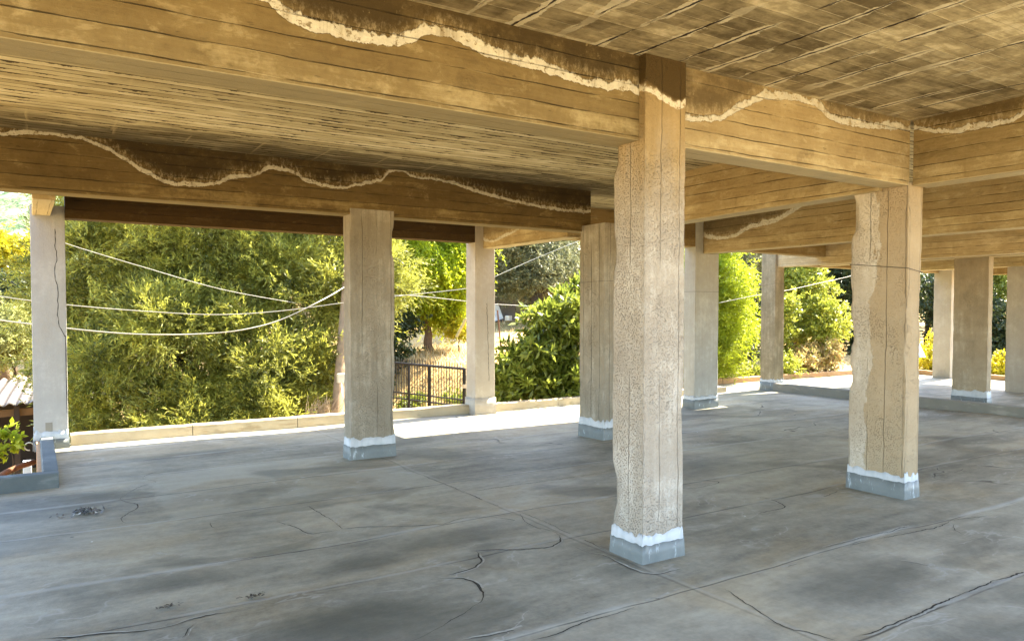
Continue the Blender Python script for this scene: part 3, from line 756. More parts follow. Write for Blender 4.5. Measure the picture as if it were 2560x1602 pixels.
def strip(pts, w0, seed, lift, shift=0.0, gaps=0.0, jitter=0.010):
    rs = np.random.RandomState(seed); P = np.array(pts, float)
    out = []
    for i in range(len(P) - 1):
        p0, p1, p2, p3 = P[max(i-1, 0)], P[i], P[i+1], P[min(i+2, len(P)-1)]
        n = max(2, int(np.linalg.norm(p2 - p1) / 0.022))
        for q in range(n):
            t = q / n
            out.append(0.5 * ((2*p1) + (p2-p0)*t + (2*p0-5*p1+4*p2-p3)*t*t + (3*p1-p0-3*p2+p3)*t**3))
    out = np.array(out); n = len(out); u = np.arange(n) * 0.022
    tg = unit2(np.gradient(out, axis=0)); nr = np.stack([-tg[:, 1], tg[:, 0]], 1)
    out = out + nr * (fnoise(u * 6, seed, 5) * jitter * 1.6 + rs.normal(size=n) * jitter * 0.18 + shift)[:, None]
    w = w0 * np.clip(0.55 + 0.75 * fnoise(u * 3.5 + 5, seed + 9, 5), 0.12, 1.6) * np.minimum(1, np.minimum(np.arange(n), np.arange(n)[::-1]) / 5 + 0.1)
    a, b = out + nr * w[:, None] / 2, out - nr * w[:, None] / 2
    v = np.concatenate([np.c_[a, floor_h(a[:, 0], a[:, 1]) + lift], np.c_[b, floor_h(b[:, 0], b[:, 1]) + lift]])
    i = np.arange(n - 1)
    ok = fnoise(i * 0.022 * 2.2 + 3, seed + 4, 4) > gaps - 1.0
    i = i[ok]
    return v, np.stack([i, i + n, i + n + 1, i + 1], -1)
def unit2(a): return a / (np.linalg.norm(a, axis=-1, keepdims=True) + 1e-9)
def floor_grid():
    xs = np.concatenate([np.arange(-3.0, 8.0, 0.06), np.arange(8.0, 19.4, 0.15)])
    ys = np.concatenate([np.arange(-2.6, 9.0, 0.06), np.arange(9.0, 11.9, 0.1)])
    X, Y = np.meshgrid(xs, ys, indexing='ij')
    Z = floor_h(X, Y)
    keep = np.ones((len(xs)-1, len(ys)-1), bool)
    xc = (xs[:-1] + xs[1:]) / 2; yc = (ys[:-1] + ys[1:]) / 2
    XC, YC = np.meshgrid(xc, yc, indexing='ij')
    keep &= ~((XC < 0.12) & (YC > 8.0))                      # the open well at the corner
    keep &= ~((XC < 11.6) & (YC > 10.55))
    M = len(ys)
    i, j = np.nonzero(keep)
    q = np.stack([i*M + j, (i+1)*M + j, (i+1)*M + j + 1, i*M + j + 1], -1)
    verts = np.stack([X, Y, Z], -1).reshape(-1, 3)
    used = np.unique(q); remap = -np.ones(len(verts), int); remap[used] = np.arange(len(used))
    VV, QQ, MI = [verts[used]], [remap[q]], [np.zeros(len(q), int)]
    off = len(used)
    for n_, (kind, pts) in enumerate(CRACKS):
        jobs = {'d': [(0.0085, 0.0025, 0.0, 0.45, 1)], 'w': [(0.015, 0.0025, 0.0, 0.25, 1), (0.016, 0.0022, 0.014, 0.75, 2)], 'p': [(0.016, 0.0022, 0.0, 0.8, 2), (0.006, 0.0025, -0.014, 0.95, 1)]}[kind]
        for w0, lift, sh, gp, mi in jobs:
            v, f = strip(pts, w0, 300 + n_ * 7 + (0 if mi == 1 else 0), lift, sh, gp)
            VV.append(v); QQ.append(f + off); MI.append(np.full(len(f), mi)); off += len(v)
    o = np_mesh('floor', np.concatenate(VV), np.concatenate(QQ), FLOORM, smooth=True)
    o.data.materials.append(plain('crack_dirt', (0.050, 0.045, 0.036), 0.95, 0.1, 0.5, 30))
    o.data.materials.append(plain('lime_in_joint', (0.34, 0.33, 0.28), 0.9, 0.1, 0.5, 25))
    o.data.polygons.foreach_set('material_index', np.concatenate(MI).astype(np.int32))
    return o
tag(floor_grid(), kind='structure')
SLABC = plain('slab_edge_concrete', (0.36, 0.31, 0.23), 0.9)
tag(MB().box((-3.0, -2.6, -0.30), (0.12, 8.0, -0.045)).box((0.12, -2.6, -0.301), (11.6, 10.53, -0.046)).box((11.6, -2.6, -0.302), (19.3, 11.8, -0.047)).build('floor_slab', SLABC), kind='structure')

def kerb_mat(name, c1, c2, c3):
    k = Mat(name, 0.85, 0.25); x, y, z = k.pos(); P = k.vec(x, y, z)
    n = k.noise(P, 3.0, 5, 0.65); f = k.noise(P, 40.0, 3)
    nx, ny, nz = k.normal()
    c = k.mix((n * 1.4 - 0.2).sat(), c1, c2)
    c = k.mix(k.noise(k.vec(x * 2.0, y * 2.0, z * 9.0), 1.5, 4).ss(0.55, 0.7) * 0.6, c, c3)
    k.color(c); k.bump(n * 0.5 + f * 0.3, 0.008)
    return k.mat
KERB = kerb_mat('kerb_cement', (0.34, 0.27, 0.17), (0.48, 0.41, 0.28), (0.24, 0.18, 0.10))
KRED = kerb_mat('kerb_brown', (0.30, 0.17, 0.075), (0.42, 0.27, 0.14), (0.18, 0.09, 0.035))
KSTEP = kerb_mat('kerb_grey_cement', (0.16, 0.15, 0.12), (0.24, 0.225, 0.185), (0.32, 0.30, 0.25))
KFELT = kerb_mat('kerb_felted', (0.070, 0.082, 0.082), (0.13, 0.145, 0.14), (0.19, 0.20, 0.19))
def kerb(label, mat, x0, x1, y0, y1, h, group=None, joints=True, zb=-0.03):
    mb = MB(); rs = random.Random(int(x0 * 100 + y0 * 7))
    lx = (x1 - x0) > (y1 - y0); L = (x1 - x0) if lx else (y1 - y0)
    n = max(1, int(L / 1.15)) if joints else 1
    n2 = 14
    for i in range(n):
        a, b = L * i / n + (0.004 if i else 0), L * (i + 1) / n - (0.004 if i < n - 1 else 0)
        dz, dy = rs.uniform(-.006, .006), rs.uniform(-.005, .005)
        vs = []
        for q in range(n2 + 1):
            t = a + (b - a) * q / n2
            w1, w2 = rs.uniform(-.002, .002), rs.uniform(-.003, .003)
            c = [(y0 + dy + w1 if lx else x0 + dy + w1), (y1 if lx else x1)]
            for (s, z) in [(c[0] - 0.004, zb), (c[0], h + dz + w2 - 0.012), (c[0] + 0.012, h + dz + w2), (c[1], h + dz + w2), (c[1], zb)]:
                vs.append((x0 + t, s, z) if lx else (s, y0 + t, z))
        fs = []
        for q in range(n2):
            for j in range(5):
                j2 = (j + 1) % 5; f = (q*5 + j, q*5 + j2, (q+1)*5 + j2, (q+1)*5 + j)
                fs.append(f[::-1] if lx else f)
        fs.append(tuple(range(5)) if lx else tuple(range(4, -1, -1)))
        fs.append(tuple(n2*5 + j for j in (range(4, -1, -1) if lx else range(5))))
        mb.add(vs, fs)
    return tag(mb.build('kerb', mat), label, 'kerb', group)
kerb('long cement kerb between the pale cracked column and the cream column', KERB, 0.37, 5.80, 10.40, 10.53, 0.135, 'kerbs round the floor')
kerb('cement kerb running on from the cream column below the broad leaved bush', KERB, 6.19, 11.55, 10.40, 10.53, 0.115, 'kerbs round the floor')
kerb('short kerb return where the floor widens', KERB, 11.56, 11.68, 10.42, 11.64, 0.10, 'kerbs round the floor')
kerb('brown kerb along the sunlit outer edge behind the lichen stained column', KRED, 11.70, 19.15, 11.65, 11.78, 0.11, 'kerbs round the floor')
kerb('brown kerb along the far side edge behind the far corner column', KRED, 19.17, 19.30, 4.5, 11.78, 0.11, 'kerbs round the floor')
kerb('raised grey cement kerb crossing the floor from the lichen stained column', KSTEP, 12.66, 12.84, 3.4, 10.08, 0.15, 'kerbs round the floor', joints=False)
kerb('felted upstand running from the pale cracked column to the corner of the open well', KFELT, 0.06, 0.185, 8.12, 10.30, 0.13, 'felted upstands round the open well', joints=False)
kerb('felted upstand along the near side of the open well', KFELT, -2.9, 0.185, 7.98, 8.115, 0.13, 'felted upstands round the open well', joints=False)

# wall under the floor edge
WALLM = plain('old_render_wall', (0.34, 0.30, 0.24), 0.9, var=0.5, scale=2.0)
tag(MB().box((0.12, 10.2, -3.4), (11.5, 10.42, -0.31)).box((-0.02, 8.02, -3.4), (0.115, 10.19, -0.31)).box((-3.0, 7.75, -3.4), (-0.03, 7.98, -0.31)).build('retaining_wall', WALLM), 'old rendered wall below the floor edge in the open well', 'wall')

# ------------------------------------------------------------------ ground
def rbf_ground():
    C = np.array([(0, 12, -2.7), (3, 13, -2.6), (-4, 14, -2.8), (-3, 20, -2.4), (0, 20, -2.3), (2, 19, -1.7), (5, 16, -1.5), (4.8, 13.6, -1.0), (6.5, 15.2, -0.9), (7.6, 14, -0.85),
                  (8.0, 17.3, 0.45), (8.7, 17.6, 0.62), (7, 12, -0.7), (9, 12, -0.35), (7.85, 12.8, 0.0), (9.6, 16, 0.45), (11, 17.8, 0.47), (15.2, 23.5, 1.25), (13, 20, 0.9), (12, 12.6, -0.15), (14, 14, 0.0), (16.5, 12.5, 0.0), (19, 13, -0.1), (22, 12, -0.3),
                  (24, 16, 0.2), (20.5, 9, -0.35), (20.5, 4, -0.4), (30, 15, 0.3), (34, 8, 0.0), (10, 30, 2.5), (20, 32, 3.0), (30, 25, 2.0), (0, 30, -1.2), (-10, 30, -2.5), (-12, 12, -3), (-10, 0, -2.5), (0, -8, -0.6), (10, -8, -0.6), (20, -8, -0.6), (0, 45, 1), (20, 50, 5), (45, 40, 4), (55, 10, 1), (-30, 40, -3), (-30, 0, -4), (10, -40, -2), (40, -30, -1), (-30, -30, -3)], float)
    return C
GC = rbf_ground()
def ground_z(X, Y):
    X = np.asarray(X, float); Y = np.asarray(Y, float)
    num = np.zeros_like(X); den = np.zeros_like(X)
    for cx, cy, cz in GC:
        w = 1.0 / ((X - cx)**2 + (Y - cy)**2 + 0.35)**1.7
        num += w * cz; den += w
    Z = num / den
    far = np.hypot(X - 8, Y - 8)
    Z = Z + np.clip((Y - 55) / 400, 0, 1) * 14 * np.clip(far / 200, 0, 1)
    inside = (X > -3.2) & (X < 19.4) & (Y > -2.8) & (Y < 10.6)
    return np.where(inside, np.minimum(Z, -0.75) - 0.3 * (X > 0.5), Z)
def ground_mat():
    k = Mat('dry_grass_soil', 0.95, 0.1); x, y, z = k.pos(); P = k.vec(x, y, z)
    n = k.noise(P, 0.35, 4); m_ = k.noise(P, 2.4, 6, 0.7); f = k.noise(k.vec(x * 6.0, y * 6.0, z * 18.0), 3.0, 4, 0.7)
    c = k.mix((m_ * 1.6 - 0.3).sat(), (0.30, 0.17, 0.055), (0.52, 0.36, 0.145))
    c = k.mix((f * 2.0 - 0.7).sat() * 0.7, c, (0.58, 0.47, 0.25))
    c = k.mix(n.ss(0.5, 0.65) * 0.5, c, (0.11, 0.105, 0.03))
    c = k.mix(k.noise(P, 9.0, 3).ss(0.6, 0.7) * 0.7, c, (0.10, 0.055, 0.02))
    k.color(c); k.bump(m_ * 0.8 + f * 0.5, 0.08)
    return k.mat
GROUNDM = ground_mat()
gx = np.concatenate([np.linspace(-2500, -60, 26), np.linspace(-55, -6, 26), np.arange(-5, 34, 0.35), np.linspace(35, 90, 26), np.linspace(110, 2500, 26)])
gy = np.concatenate([np.linspace(-2500, -60, 22), np.linspace(-55, -4, 18), np.arange(-3, 30, 0.35), np.linspace(31, 90, 26), np.linspace(110, 2500, 26)])
GX, GY = np.meshgrid(gx, gy, indexing='ij')
GZ = ground_z(GX, GY)
rsn = np.random.RandomState(8)
GZ += 0.05 * np.sin(GX * 1.7 + 2 * np.sin(GY * 0.8)) * np.sin(GY * 1.9) * (np.hypot(GX, GY) < 80)
_M = len(gy); _i, _j = np.meshgrid(np.arange(len(gx)-1), np.arange(_M-1), indexing='ij')
_q = np.stack([_i*_M+_j, (_i+1)*_M+_j, (_i+1)*_M+_j+1, _i*_M+_j+1], -1).reshape(-1, 4)
tag(np_mesh('ground', np.stack([GX, GY, GZ], -1).reshape(-1, 3), _q, GROUNDM, smooth=True), kind='structure')

# far hill with scrub and pale rock
def hill():
    k = Mat('hill_scrub', 0.95, 0.1); x, y, z = k.pos(); P = k.vec(x, y, z)
    n = k.noise(P, 0.03, 5, 0.7); b = k.noise(P, 0.14, 4, 0.7)
    c = k.mix(b.ss(0.40, 0.58), (0.20, 0.22, 0.12), (0.085, 0.13, 0.055))
    c = k.mix(n.ss(0.56, 0.64), c, (0.34, 0.30, 0.26))
    k.color(c); k.bump(b, 6.0)
    us = np.linspace(-420, 420, 120); vs = np.linspace(0, 1, 40)
    U, W = np.meshgrid(us, vs, indexing='ij')
    rs = np.random.RandomState(5)
    ridge = 112 + 10 * np.sin(U / 60 + 1.0) + 4 * np.sin(U / 17) - 0.0004 * (U - 60)**2 + U * 0.16
    Y = 560 + 330 * W
    Z = -6 + ridge * np.sin(W * math.pi / 2)**0.9 + 3.0 * np.sin(U / 9 + W * 14) * np.sin(W * 21 + U / 23)
    verts = np.stack([U - 15, Y, Z], -1).reshape(-1, 3); M = len(vs)
    i, j = np.meshgrid(np.arange(len(us)-1), np.arange(M-1), indexing='ij')
    q = np.stack([i*M+j, (i+1)*M+j, (i+1)*M+j+1, i*M+j+1], -1).reshape(-1, 4)
    return tag(np_mesh('hill', verts, q, k.mat, smooth=True), kind='structure')
hill()

# ------------------------------------------------------------------ foliage
def leaf_mat(name, c1, c2, c3=None, trans=0.45, rough=0.5):
    k = Mat(name, rough, 0.35); x, y, z = k.pos(); P = k.vec(x, y, z)
    g = k.g
    rnd = V(k, g.outputs['Random Per Island'])
    n = k.noise(P, 1.6, 4, 0.6)
    c = k.mix((rnd * 0.6 + (n - 0.5) * 2.4 + 0.2).sat(), c1, c2)
    if c3: c = k.mix(rnd.gt(0.88), c, c3)
    k.color(c)
    tr = k.node('ShaderNodeBsdfTranslucent')
    k.put(tr.inputs[0], k.scale(c, 1.25))
    mx = k.node('ShaderNodeMixShader'); mx.inputs[0].default_value = trans
    k.nt.links.new(k.b.outputs[0], mx.inputs[1]); k.nt.links.new(tr.outputs[0], mx.inputs[2])
    k.nt.links.new(mx.outputs[0], k.nt.nodes['Material Output'].inputs[0])
    return k.mat

def unit(a): return a / (np.linalg.norm(a, axis=-1, keepdims=True) + 1e-9)

def crown_mesh(name, mat, parent, lobes, clumps, sprigs, leaves, ll, lw, rc, sl, seed, out=0.7, up=0.0, spread=0.8, inner=0.45, fold=0.0, sub=9, align=0.75, jit=0.65):
    """leaves on sprigs, sprigs in clumps, clumps through the outer part of overlapping lobes"""
    rs = np.random.RandomState(seed)
    lob = np.array(lobes, float)
    if sub:
        ex = [lob * np.array([1, 1, 1, .72, .72, .72])]
        for l in lob:
            dd = unit(rs.normal(size=(sub, 3)))
            sz = rs.uniform(0.28, 0.48, (sub, 1))
            ex.append(np.concatenate([l[:3] + dd * l[3:6] * (1.02 - sz * 0.7), np.repeat(l[None, 3:6], sub, 0) * sz], 1))
        lob = np.concatenate(ex)
    wt = (lob[:, 3] * lob[:, 4] * lob[:, 5]) ** (2/3); wt /= wt.sum()
    li = rs.choice(len(lob), clumps, p=wt)
    d = unit(rs.normal(size=(clumps, 3)))
    rad = inner + (1.0 - inner) * rs.uniform(0, 1, clumps) ** 0.6
    # hollows and bulges so that the outline is uneven
    bul = 1.0 + 0.22 * np.sin(3.1 * d[:, 0] * 2 + li) * np.sin(2.7 * d[:, 2] * 2 + 1.3 * li) + 0.10 * rs.normal(size=clumps)
    cc = lob[li, :3] + d * lob[li, 3:6] * (rad * bul)[:, None]
    # sprigs
    S = clumps * sprigs
    ci = np.repeat(np.arange(clumps), sprigs)
    csz = rs.uniform(0.55, 1.35, clumps)
    so_ = cc[ci] + rs.normal(size=(S, 3)) * (rc * csz[ci])[:, None] * np.array([1, 1, 0.75])
    cdir = unit(d + rs.normal(size=(clumps, 3)) * 0.5)
    sd = unit(cdir[ci] * out + rs.normal(size=(S, 3)) * spread + np.array([0, 0, up]))
    slen = sl * rs.uniform(0.6, 1.3, S)
    # leaves
    N = S * leaves
    si = np.repeat(np.arange(S), leaves)
    t = np.tile((np.arange(leaves) + 0.5) / leaves, S) + rs.uniform(-.1, .1, N)
    base = so_[si] + sd[si] * (t * slen[si])[:, None]
    base[:, 2] -= 0.25 * (t * slen[si])**2 * (1 if up <= 0 else -0.2)
    ld = unit(sd[si] * align + rs.normal(size=(N, 3)) * jit)
    wv = unit(np.cross(ld, rs.normal(size=(N, 3))))
    L = ll * rs.uniform(0.6, 1.3, N); W = lw * rs.uniform(0.7, 1.3, N)
    b = base; tip = base + ld * L[:, None]; mid = base + ld * (L * 0.5)[:, None]
    nn = np.cross(ld, wv) * (fold * W)[:, None]
    verts = np.stack([b, mid + wv * (W / 2)[:, None] + nn, tip, mid - wv * (W / 2)[:, None] + nn], 1).reshape(-1, 3)
    q = np.arange(N * 4).reshape(-1, 4)
    return np_mesh(name, verts, q, mat, parent)

BARK = plain('dark_bark', (0.085, 0.06, 0.04), 0.95, 0.1, 0.5, 14)
BARK2 = plain('brown_bark', (0.16, 0.10, 0.06), 0.95, 0.1, 0.5, 14)
def trunk_mesh(parent, base, top, r0, limbs, seed, mat=BARK, name='trunk'):
    rs = random.Random(seed); mb = MB()
    b, t = Vector(base), Vector(top)
    pts = [b.lerp(t, i / 5) + Vector((rs.uniform(-1, 1), rs.uniform(-1, 1), 0)) * r0 * 0.5 * (i > 0) for i in range(6)]
    pts[0].z -= 0.3
    mb.tube(pts, [r0 * (1.25 - 0.12 * i) for i in range(6)], 9)
    for e in limbs:
        e = Vector(e); s = pts[-2].lerp(pts[-1], rs.random())
        pp = [s.lerp(e, i / 5) + Vector((rs.uniform(-1, 1), rs.uniform(-1, 1), rs.uniform(-1, 1))) * 0.06 * (s - e).length * (0 < i < 5) for i in range(6)]
        mb.tube(pp, [r0 * 0.62 * (1 - 0.16 * i) for i in range(6)], 7)
    return mb.build(name, mat, parent, smooth=True)

def tree(name, label, cat, lobes, leafm, n, ll, lw, rc, sl, seed, base=None, r0=0.14, bark=BARK, group=None, fork=0.55, **kw):
    lo = np.array(lobes)
    if base is None:
        bx, by = float(lo[:, 0].mean()), float(lo[:, 1].mean()); base = (bx, by, float(ground_z(bx, by)))
    t = empty(name, base); tag(t, label, cat, group)
    c = lo[:, :3].mean(0)
    top = Vector(base).lerp(Vector(c), fork)
    limbs = [tuple(l[:3] + np.array([0, 0, 0.1 * l[5]])) for l in lo]
    trunk_mesh(t, base, top, r0, limbs, seed, bark)
    crown_mesh('crown', leafm, t, lobes, n[0], n[1], n[2], ll, lw, rc, sl, seed, **kw)
    return t

L_SHAG = leaf_mat('feathery_leaf', (0.048, 0.060, 0.010), (0.43, 0.42, 0.065), trans=0.44)
L_LIME = leaf_mat('lime_leaf', (0.22, 0.28, 0.008), (0.42, 0.45, 0.018), trans=0.55)
L_OLIVE = leaf_mat('olive_leaf', (0.085, 0.093, 0.036), (0.19, 0.19, 0.085), (0.32, 0.31, 0.17), trans=0.3)
L_BROAD = leaf_mat('broad_glossy_leaf', (0.085, 0.115, 0.016), (0.23, 0.26, 0.035), trans=0.42, rough=0.32)
L_FRESH = leaf_mat('fresh_green_leaf', (0.20, 0.25, 0.012), (0.36, 0.40, 0.022), trans=0.52)
L_CITRUS = leaf_mat('citrus_leaf', (0.15, 0.18, 0.016), (0.34, 0.36, 0.05), (0.45, 0.42, 0.06), trans=0.4, rough=0.4)
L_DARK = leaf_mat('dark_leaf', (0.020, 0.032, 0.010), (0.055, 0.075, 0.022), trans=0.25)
L_GOLD = leaf_mat('golden_leaf', (0.30, 0.27, 0.012), (0.46, 0.40, 0.02), trans=0.45)
L_DRY = leaf_mat('dry_leaf', (0.34, 0.22, 0.07), (0.50, 0.42, 0.19), (0.34, 0.36, 0.05), trans=0.35)
L_PALE = leaf_mat('pale_green_leaf', (0.19, 0.20, 0.055), (0.34, 0.34, 0.12), trans=0.45)

tree('shaggy_tree', 'big shaggy pale green tree filling the wide opening beyond the kerb', 'tree',
     [(1.69,16.72,2.21,1.51,1.51,1.59),(3.35,16.29,2.89,1.64,1.64,1.23),(4.65,15.64,2.5,1.25,1.25,1.39),(6.0,15.25,2.0,0.72,0.72,1.15),(2.39,15.63,0.66,1.99,1.6,1.3),(3.87,14.8,0.66,1.15,1.15,1.0),(1.35,15.67,-0.25,1.18,1.18,0.8),(2.91,14.7,-0.45,1.48,1.3,0.75),(3.2,17.04,4.54,3.21,2.6,1.27),(5.57,16.11,4.19,1.31,1.31,1.05),(0.8,17.2,2.4,1.0,0.9,1.5),(0.75,16.6,0.8,0.8,0.7,1.0),(4.75,14.55,0.75,0.55,0.5,0.7),(6.3,15.0,2.3,0.6,0.6,0.9),(4.2,14.6,-0.3,0.9,0.6,0.55)],
     L_SHAG, (4700, 10, 14), 0.10, 0.0175, 0.105, 0.36, 101, base=(3.0, 16.4, -2.0), r0=0.22, up=0.15, out=1.0, spread=0.42, inner=0.55, sub=16, align=1.0, jit=0.42)
tree('weeping_tree', 'bright lime tree with hanging foliage behind the black metal gate', 'tree',
     [(8.91,18.1,3.06,1.4,1.27,1.16),(8.76,18.15,2.05,1.25,1.16,0.55),(9.16,18.59,4.61,1.6,1.52,1.3),(7.7,18.6,3.3,1.1,1.0,1.6)],
     L_LIME, (2000, 8, 14), 0.10, 0.034, 0.17, 0.55, 102, base=(8.66,17.57,0.60), r0=0.10, bark=BARK2, up=-1.1, out=0.35, spread=0.35, inner=0.35, fork=0.4)
tree('olive_tree', 'grey green olive tree with a dark forked trunk up the dry slope', 'tree',
     [(15.23,22.4,3.57,1.86,1.86,1.28),(14.1,22.49,2.8,0.9,0.9,0.6),(16.28,21.77,2.8,0.86,0.86,0.62),(15.82,23.27,5.12,1.78,1.78,1.33)],
     L_OLIVE, (1500, 8, 11), 0.11, 0.028, 0.20, 0.26, 103, base=(14.68,21.47,0.95), r0=0.26, inner=0.45, fork=0.5)
tree('broad_leaved_bush', 'glossy broad leaved bush just outside the kerb beside the cream column', 'bush',
     [(8.13,11.25,1.22,0.66,0.6,0.66),(7.41,11.12,0.53,0.70,0.5,0.49),(8.06,10.95,0.35,0.5,0.35,0.5),(6.95,11.05,0.22,0.38,0.34,0.32),(8.3,11.4,0.3,0.7,0.6,0.6),(8.75,11.3,1.55,0.5,0.5,0.6)],
     L_BROAD, (640, 4, 8), 0.17, 0.055, 0.09, 0.10, 104, base=(7.8,11.3,-0.5), r0=0.05, inner=0.5, out=0.9, up=0.35, fold=0.25)
tree('pepper_tree', 'fresh green tree with drooping sprays between the smooth grey and lichen stained columns', 'tree',
     [(13.61,12.13,2.42,0.56,0.56,0.74),(13.44,12.05,1.41,0.64,0.6,1.0),(12.97,12.05,0.75,0.63,0.6,0.72),(13.86,12.61,3.68,0.67,0.67,0.86),(12.2,12.6,2.2,0.8,0.7,1.2)],
     L_FRESH, (900, 8, 12), 0.085, 0.020, 0.12, 0.26, 105, base=(13.3,12.6,-0.15), r0=0.07, bark=BARK2, up=-0.35, out=0.8, spread=0.5)
tree('olive_tree', 'small grey green olive tree glimpsed beside the top of the lichen stained column', 'tree',
     [(20.12,16.92,3.43,0.9,0.9,1.3),(19.92,17.1,4.75,0.9,0.9,1.06)], L_OLIVE, (240, 8, 10), 0.11, 0.03, 0.18, 0.25, 106, base=(20.2,17.1,0.1), r0=0.12)
tree('citrus_tree', 'sunlit citrus tree beyond the raised kerb and the brown outer kerb', 'tree',
     [(17.93,13.54,2.47,0.82,0.78,1.0),(17.68,12.60,1.27,0.79,0.7,0.69),(16.36,12.81,1.18,0.46,0.46,0.82),(18.1,13.8,3.7,0.8,0.8,0.8)],
     L_CITRUS, (700, 7, 9), 0.085, 0.042, 0.13, 0.16, 107, base=(17.6,13.2,-0.05), r0=0.07, bark=BARK2)
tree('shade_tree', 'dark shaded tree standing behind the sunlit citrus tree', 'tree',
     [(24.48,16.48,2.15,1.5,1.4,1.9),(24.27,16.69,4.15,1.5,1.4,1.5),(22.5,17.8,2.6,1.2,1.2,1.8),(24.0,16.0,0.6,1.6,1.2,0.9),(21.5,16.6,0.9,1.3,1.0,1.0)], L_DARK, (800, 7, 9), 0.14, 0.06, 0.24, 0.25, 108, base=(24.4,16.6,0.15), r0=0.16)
tree('dry_bush', 'rust brown dried bush above the brown outer kerb', 'bush',
     [(16.59,12.05,0.30,0.69,0.45,0.36),(17.2,12.1,0.45,0.5,0.4,0.36)], L_DRY, (150, 6, 8), 0.10, 0.04, 0.09, 0.13, 109, base=(16.8,12.2,-0.1), r0=0.03, bark=BARK2)
tree('low_bush', 'low light green bush beside the dried bush', 'bush',
     [(15.4,12.05,0.22,0.5,0.4,0.33),(14.5,12.1,0.15,0.35,0.3,0.25)], L_CITRUS, (110, 6, 8), 0.085, 0.03, 0.08, 0.13, 110, base=(15.2,12.2,-0.1), r0=0.025)
tree('leafy_plant', 'low plant with large pale leaves between the smooth grey and lichen stained columns', 'plant',
     [(12.38,12.05,0.26,0.36,0.28,0.24)], L_FRESH, (34, 3, 6), 0.20, 0.065, 0.06, 0.08, 111, base=(12.4,12.1,-0.1), r0=0.02, up=0.6)
tree('citrus_tree', 'bright leaved tree far beyond the wavy-edged column', 'tree',
     [(28.02,15.43,2.67,0.85,0.8,1.1),(30.31,16.41,4.12,1.3,1.2,1.3)], L_CITRUS, (220, 7, 8), 0.13, 0.06, 0.18, 0.2, 112, base=(28.3,15.6,0.2), r0=0.1)
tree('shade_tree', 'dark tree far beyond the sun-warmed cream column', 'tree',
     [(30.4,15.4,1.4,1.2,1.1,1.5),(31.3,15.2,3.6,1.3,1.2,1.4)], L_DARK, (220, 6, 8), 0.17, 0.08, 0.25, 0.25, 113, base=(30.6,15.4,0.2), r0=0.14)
tree('flowering_bush', 'yellow green bush over the outer kerb beyond the wavy-edged column', 'bush',
     [(22.63,12.34,0.15,0.62,0.55,0.56),(23.24,12.5,0.55,0.43,0.43,0.36)], L_GOLD, (140, 6, 8), 0.09, 0.045, 0.10, 0.13, 114, base=(22.7,12.3,-0.3), r0=0.03)
tree('cypress_tree', 'dark green upright tree seen between the two tan columns', 'tree',
     [(29.23,13.43,1.3,0.75,0.75,2.0),(29.33,13.46,3.59,0.86,0.86,1.28)], L_BROAD, (260, 7, 9), 0.13, 0.04, 0.16, 0.22, 115, base=(29.2,13.4,0.1), r0=0.1, up=0.4)
tree('flowering_bush', 'small yellow flowering bush at the foot of the dark upright tree', 'bush',
     [(24.29,11.19,0.03,0.42,0.4,0.48)], L_GOLD, (70, 6, 8), 0.09, 0.05, 0.10, 0.12, 116, base=(24.3,11.2,-0.35), r0=0.025)
tree('golden_tree', 'golden yellow tree in full sun beyond the pale cracked column', 'tree',
     [(-0.75,32.5,3.35,1.15,1.1,0.85),(-2.2,33.12,3.3,1.2,1.2,1.0)], L_GOLD, (330, 7, 9), 0.16, 0.06, 0.22, 0.26, 117, base=(-0.8,32.8,-1.0), r0=0.15)
tree('dark_shrub', 'dark green shrub below the golden yellow tree', 'bush',
     [(-0.42,29.92,2.29,0.85,0.85,0.62),(-1.54,30.62,2.22,0.95,0.95,0.8),(0.5,30.3,1.9,0.8,0.8,0.7)], L_DARK, (240, 6, 9), 0.15, 0.06, 0.18, 0.2, 118, base=(-0.5,30.2,-1.2), r0=0.08)
tree('pale_shrub', 'pale green shrub in sun above the corrugated shed roof', 'bush',
     [(-0.43,23.2,0.87,0.85,0.8,0.95),(-1.19,23.54,0.86,0.9,0.9,0.9),(0.5,24.0,0.6,0.8,0.8,0.9)], L_PALE, (700, 7, 9), 0.11, 0.035, 0.16, 0.2, 119, base=(-0.5,23.4,-2.0), r0=0.08)
tree('fig_sapling', 'leafy green sapling rising in the open well by the pale cracked column', 'plant',
     [(-0.24,10.5,0.10,0.17,0.15,0.17),(-0.42,10.45,0.02,0.15,0.15,0.15)], L_FRESH, (26, 3, 5), 0.085, 0.045, 0.03, 0.05, 120, base=(-0.4,10.6,-2.6), r0=0.018, bark=BARK2, fold=0.2)
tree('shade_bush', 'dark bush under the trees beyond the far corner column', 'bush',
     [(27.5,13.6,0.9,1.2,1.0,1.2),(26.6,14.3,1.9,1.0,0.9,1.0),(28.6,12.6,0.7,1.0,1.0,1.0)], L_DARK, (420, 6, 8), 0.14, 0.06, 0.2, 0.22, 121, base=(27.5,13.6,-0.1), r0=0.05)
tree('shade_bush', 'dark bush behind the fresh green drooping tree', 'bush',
     [(16.2,14.9,0.9,1.0,0.9,1.0),(15.0,15.4,1.6,1.0,0.9,1.3),(17.4,15.6,0.7,0.9,0.9,0.8)], L_DARK, (420, 6, 8), 0.12, 0.05, 0.18, 0.2, 122, base=(16.0,15.0,0.0), r0=0.05)
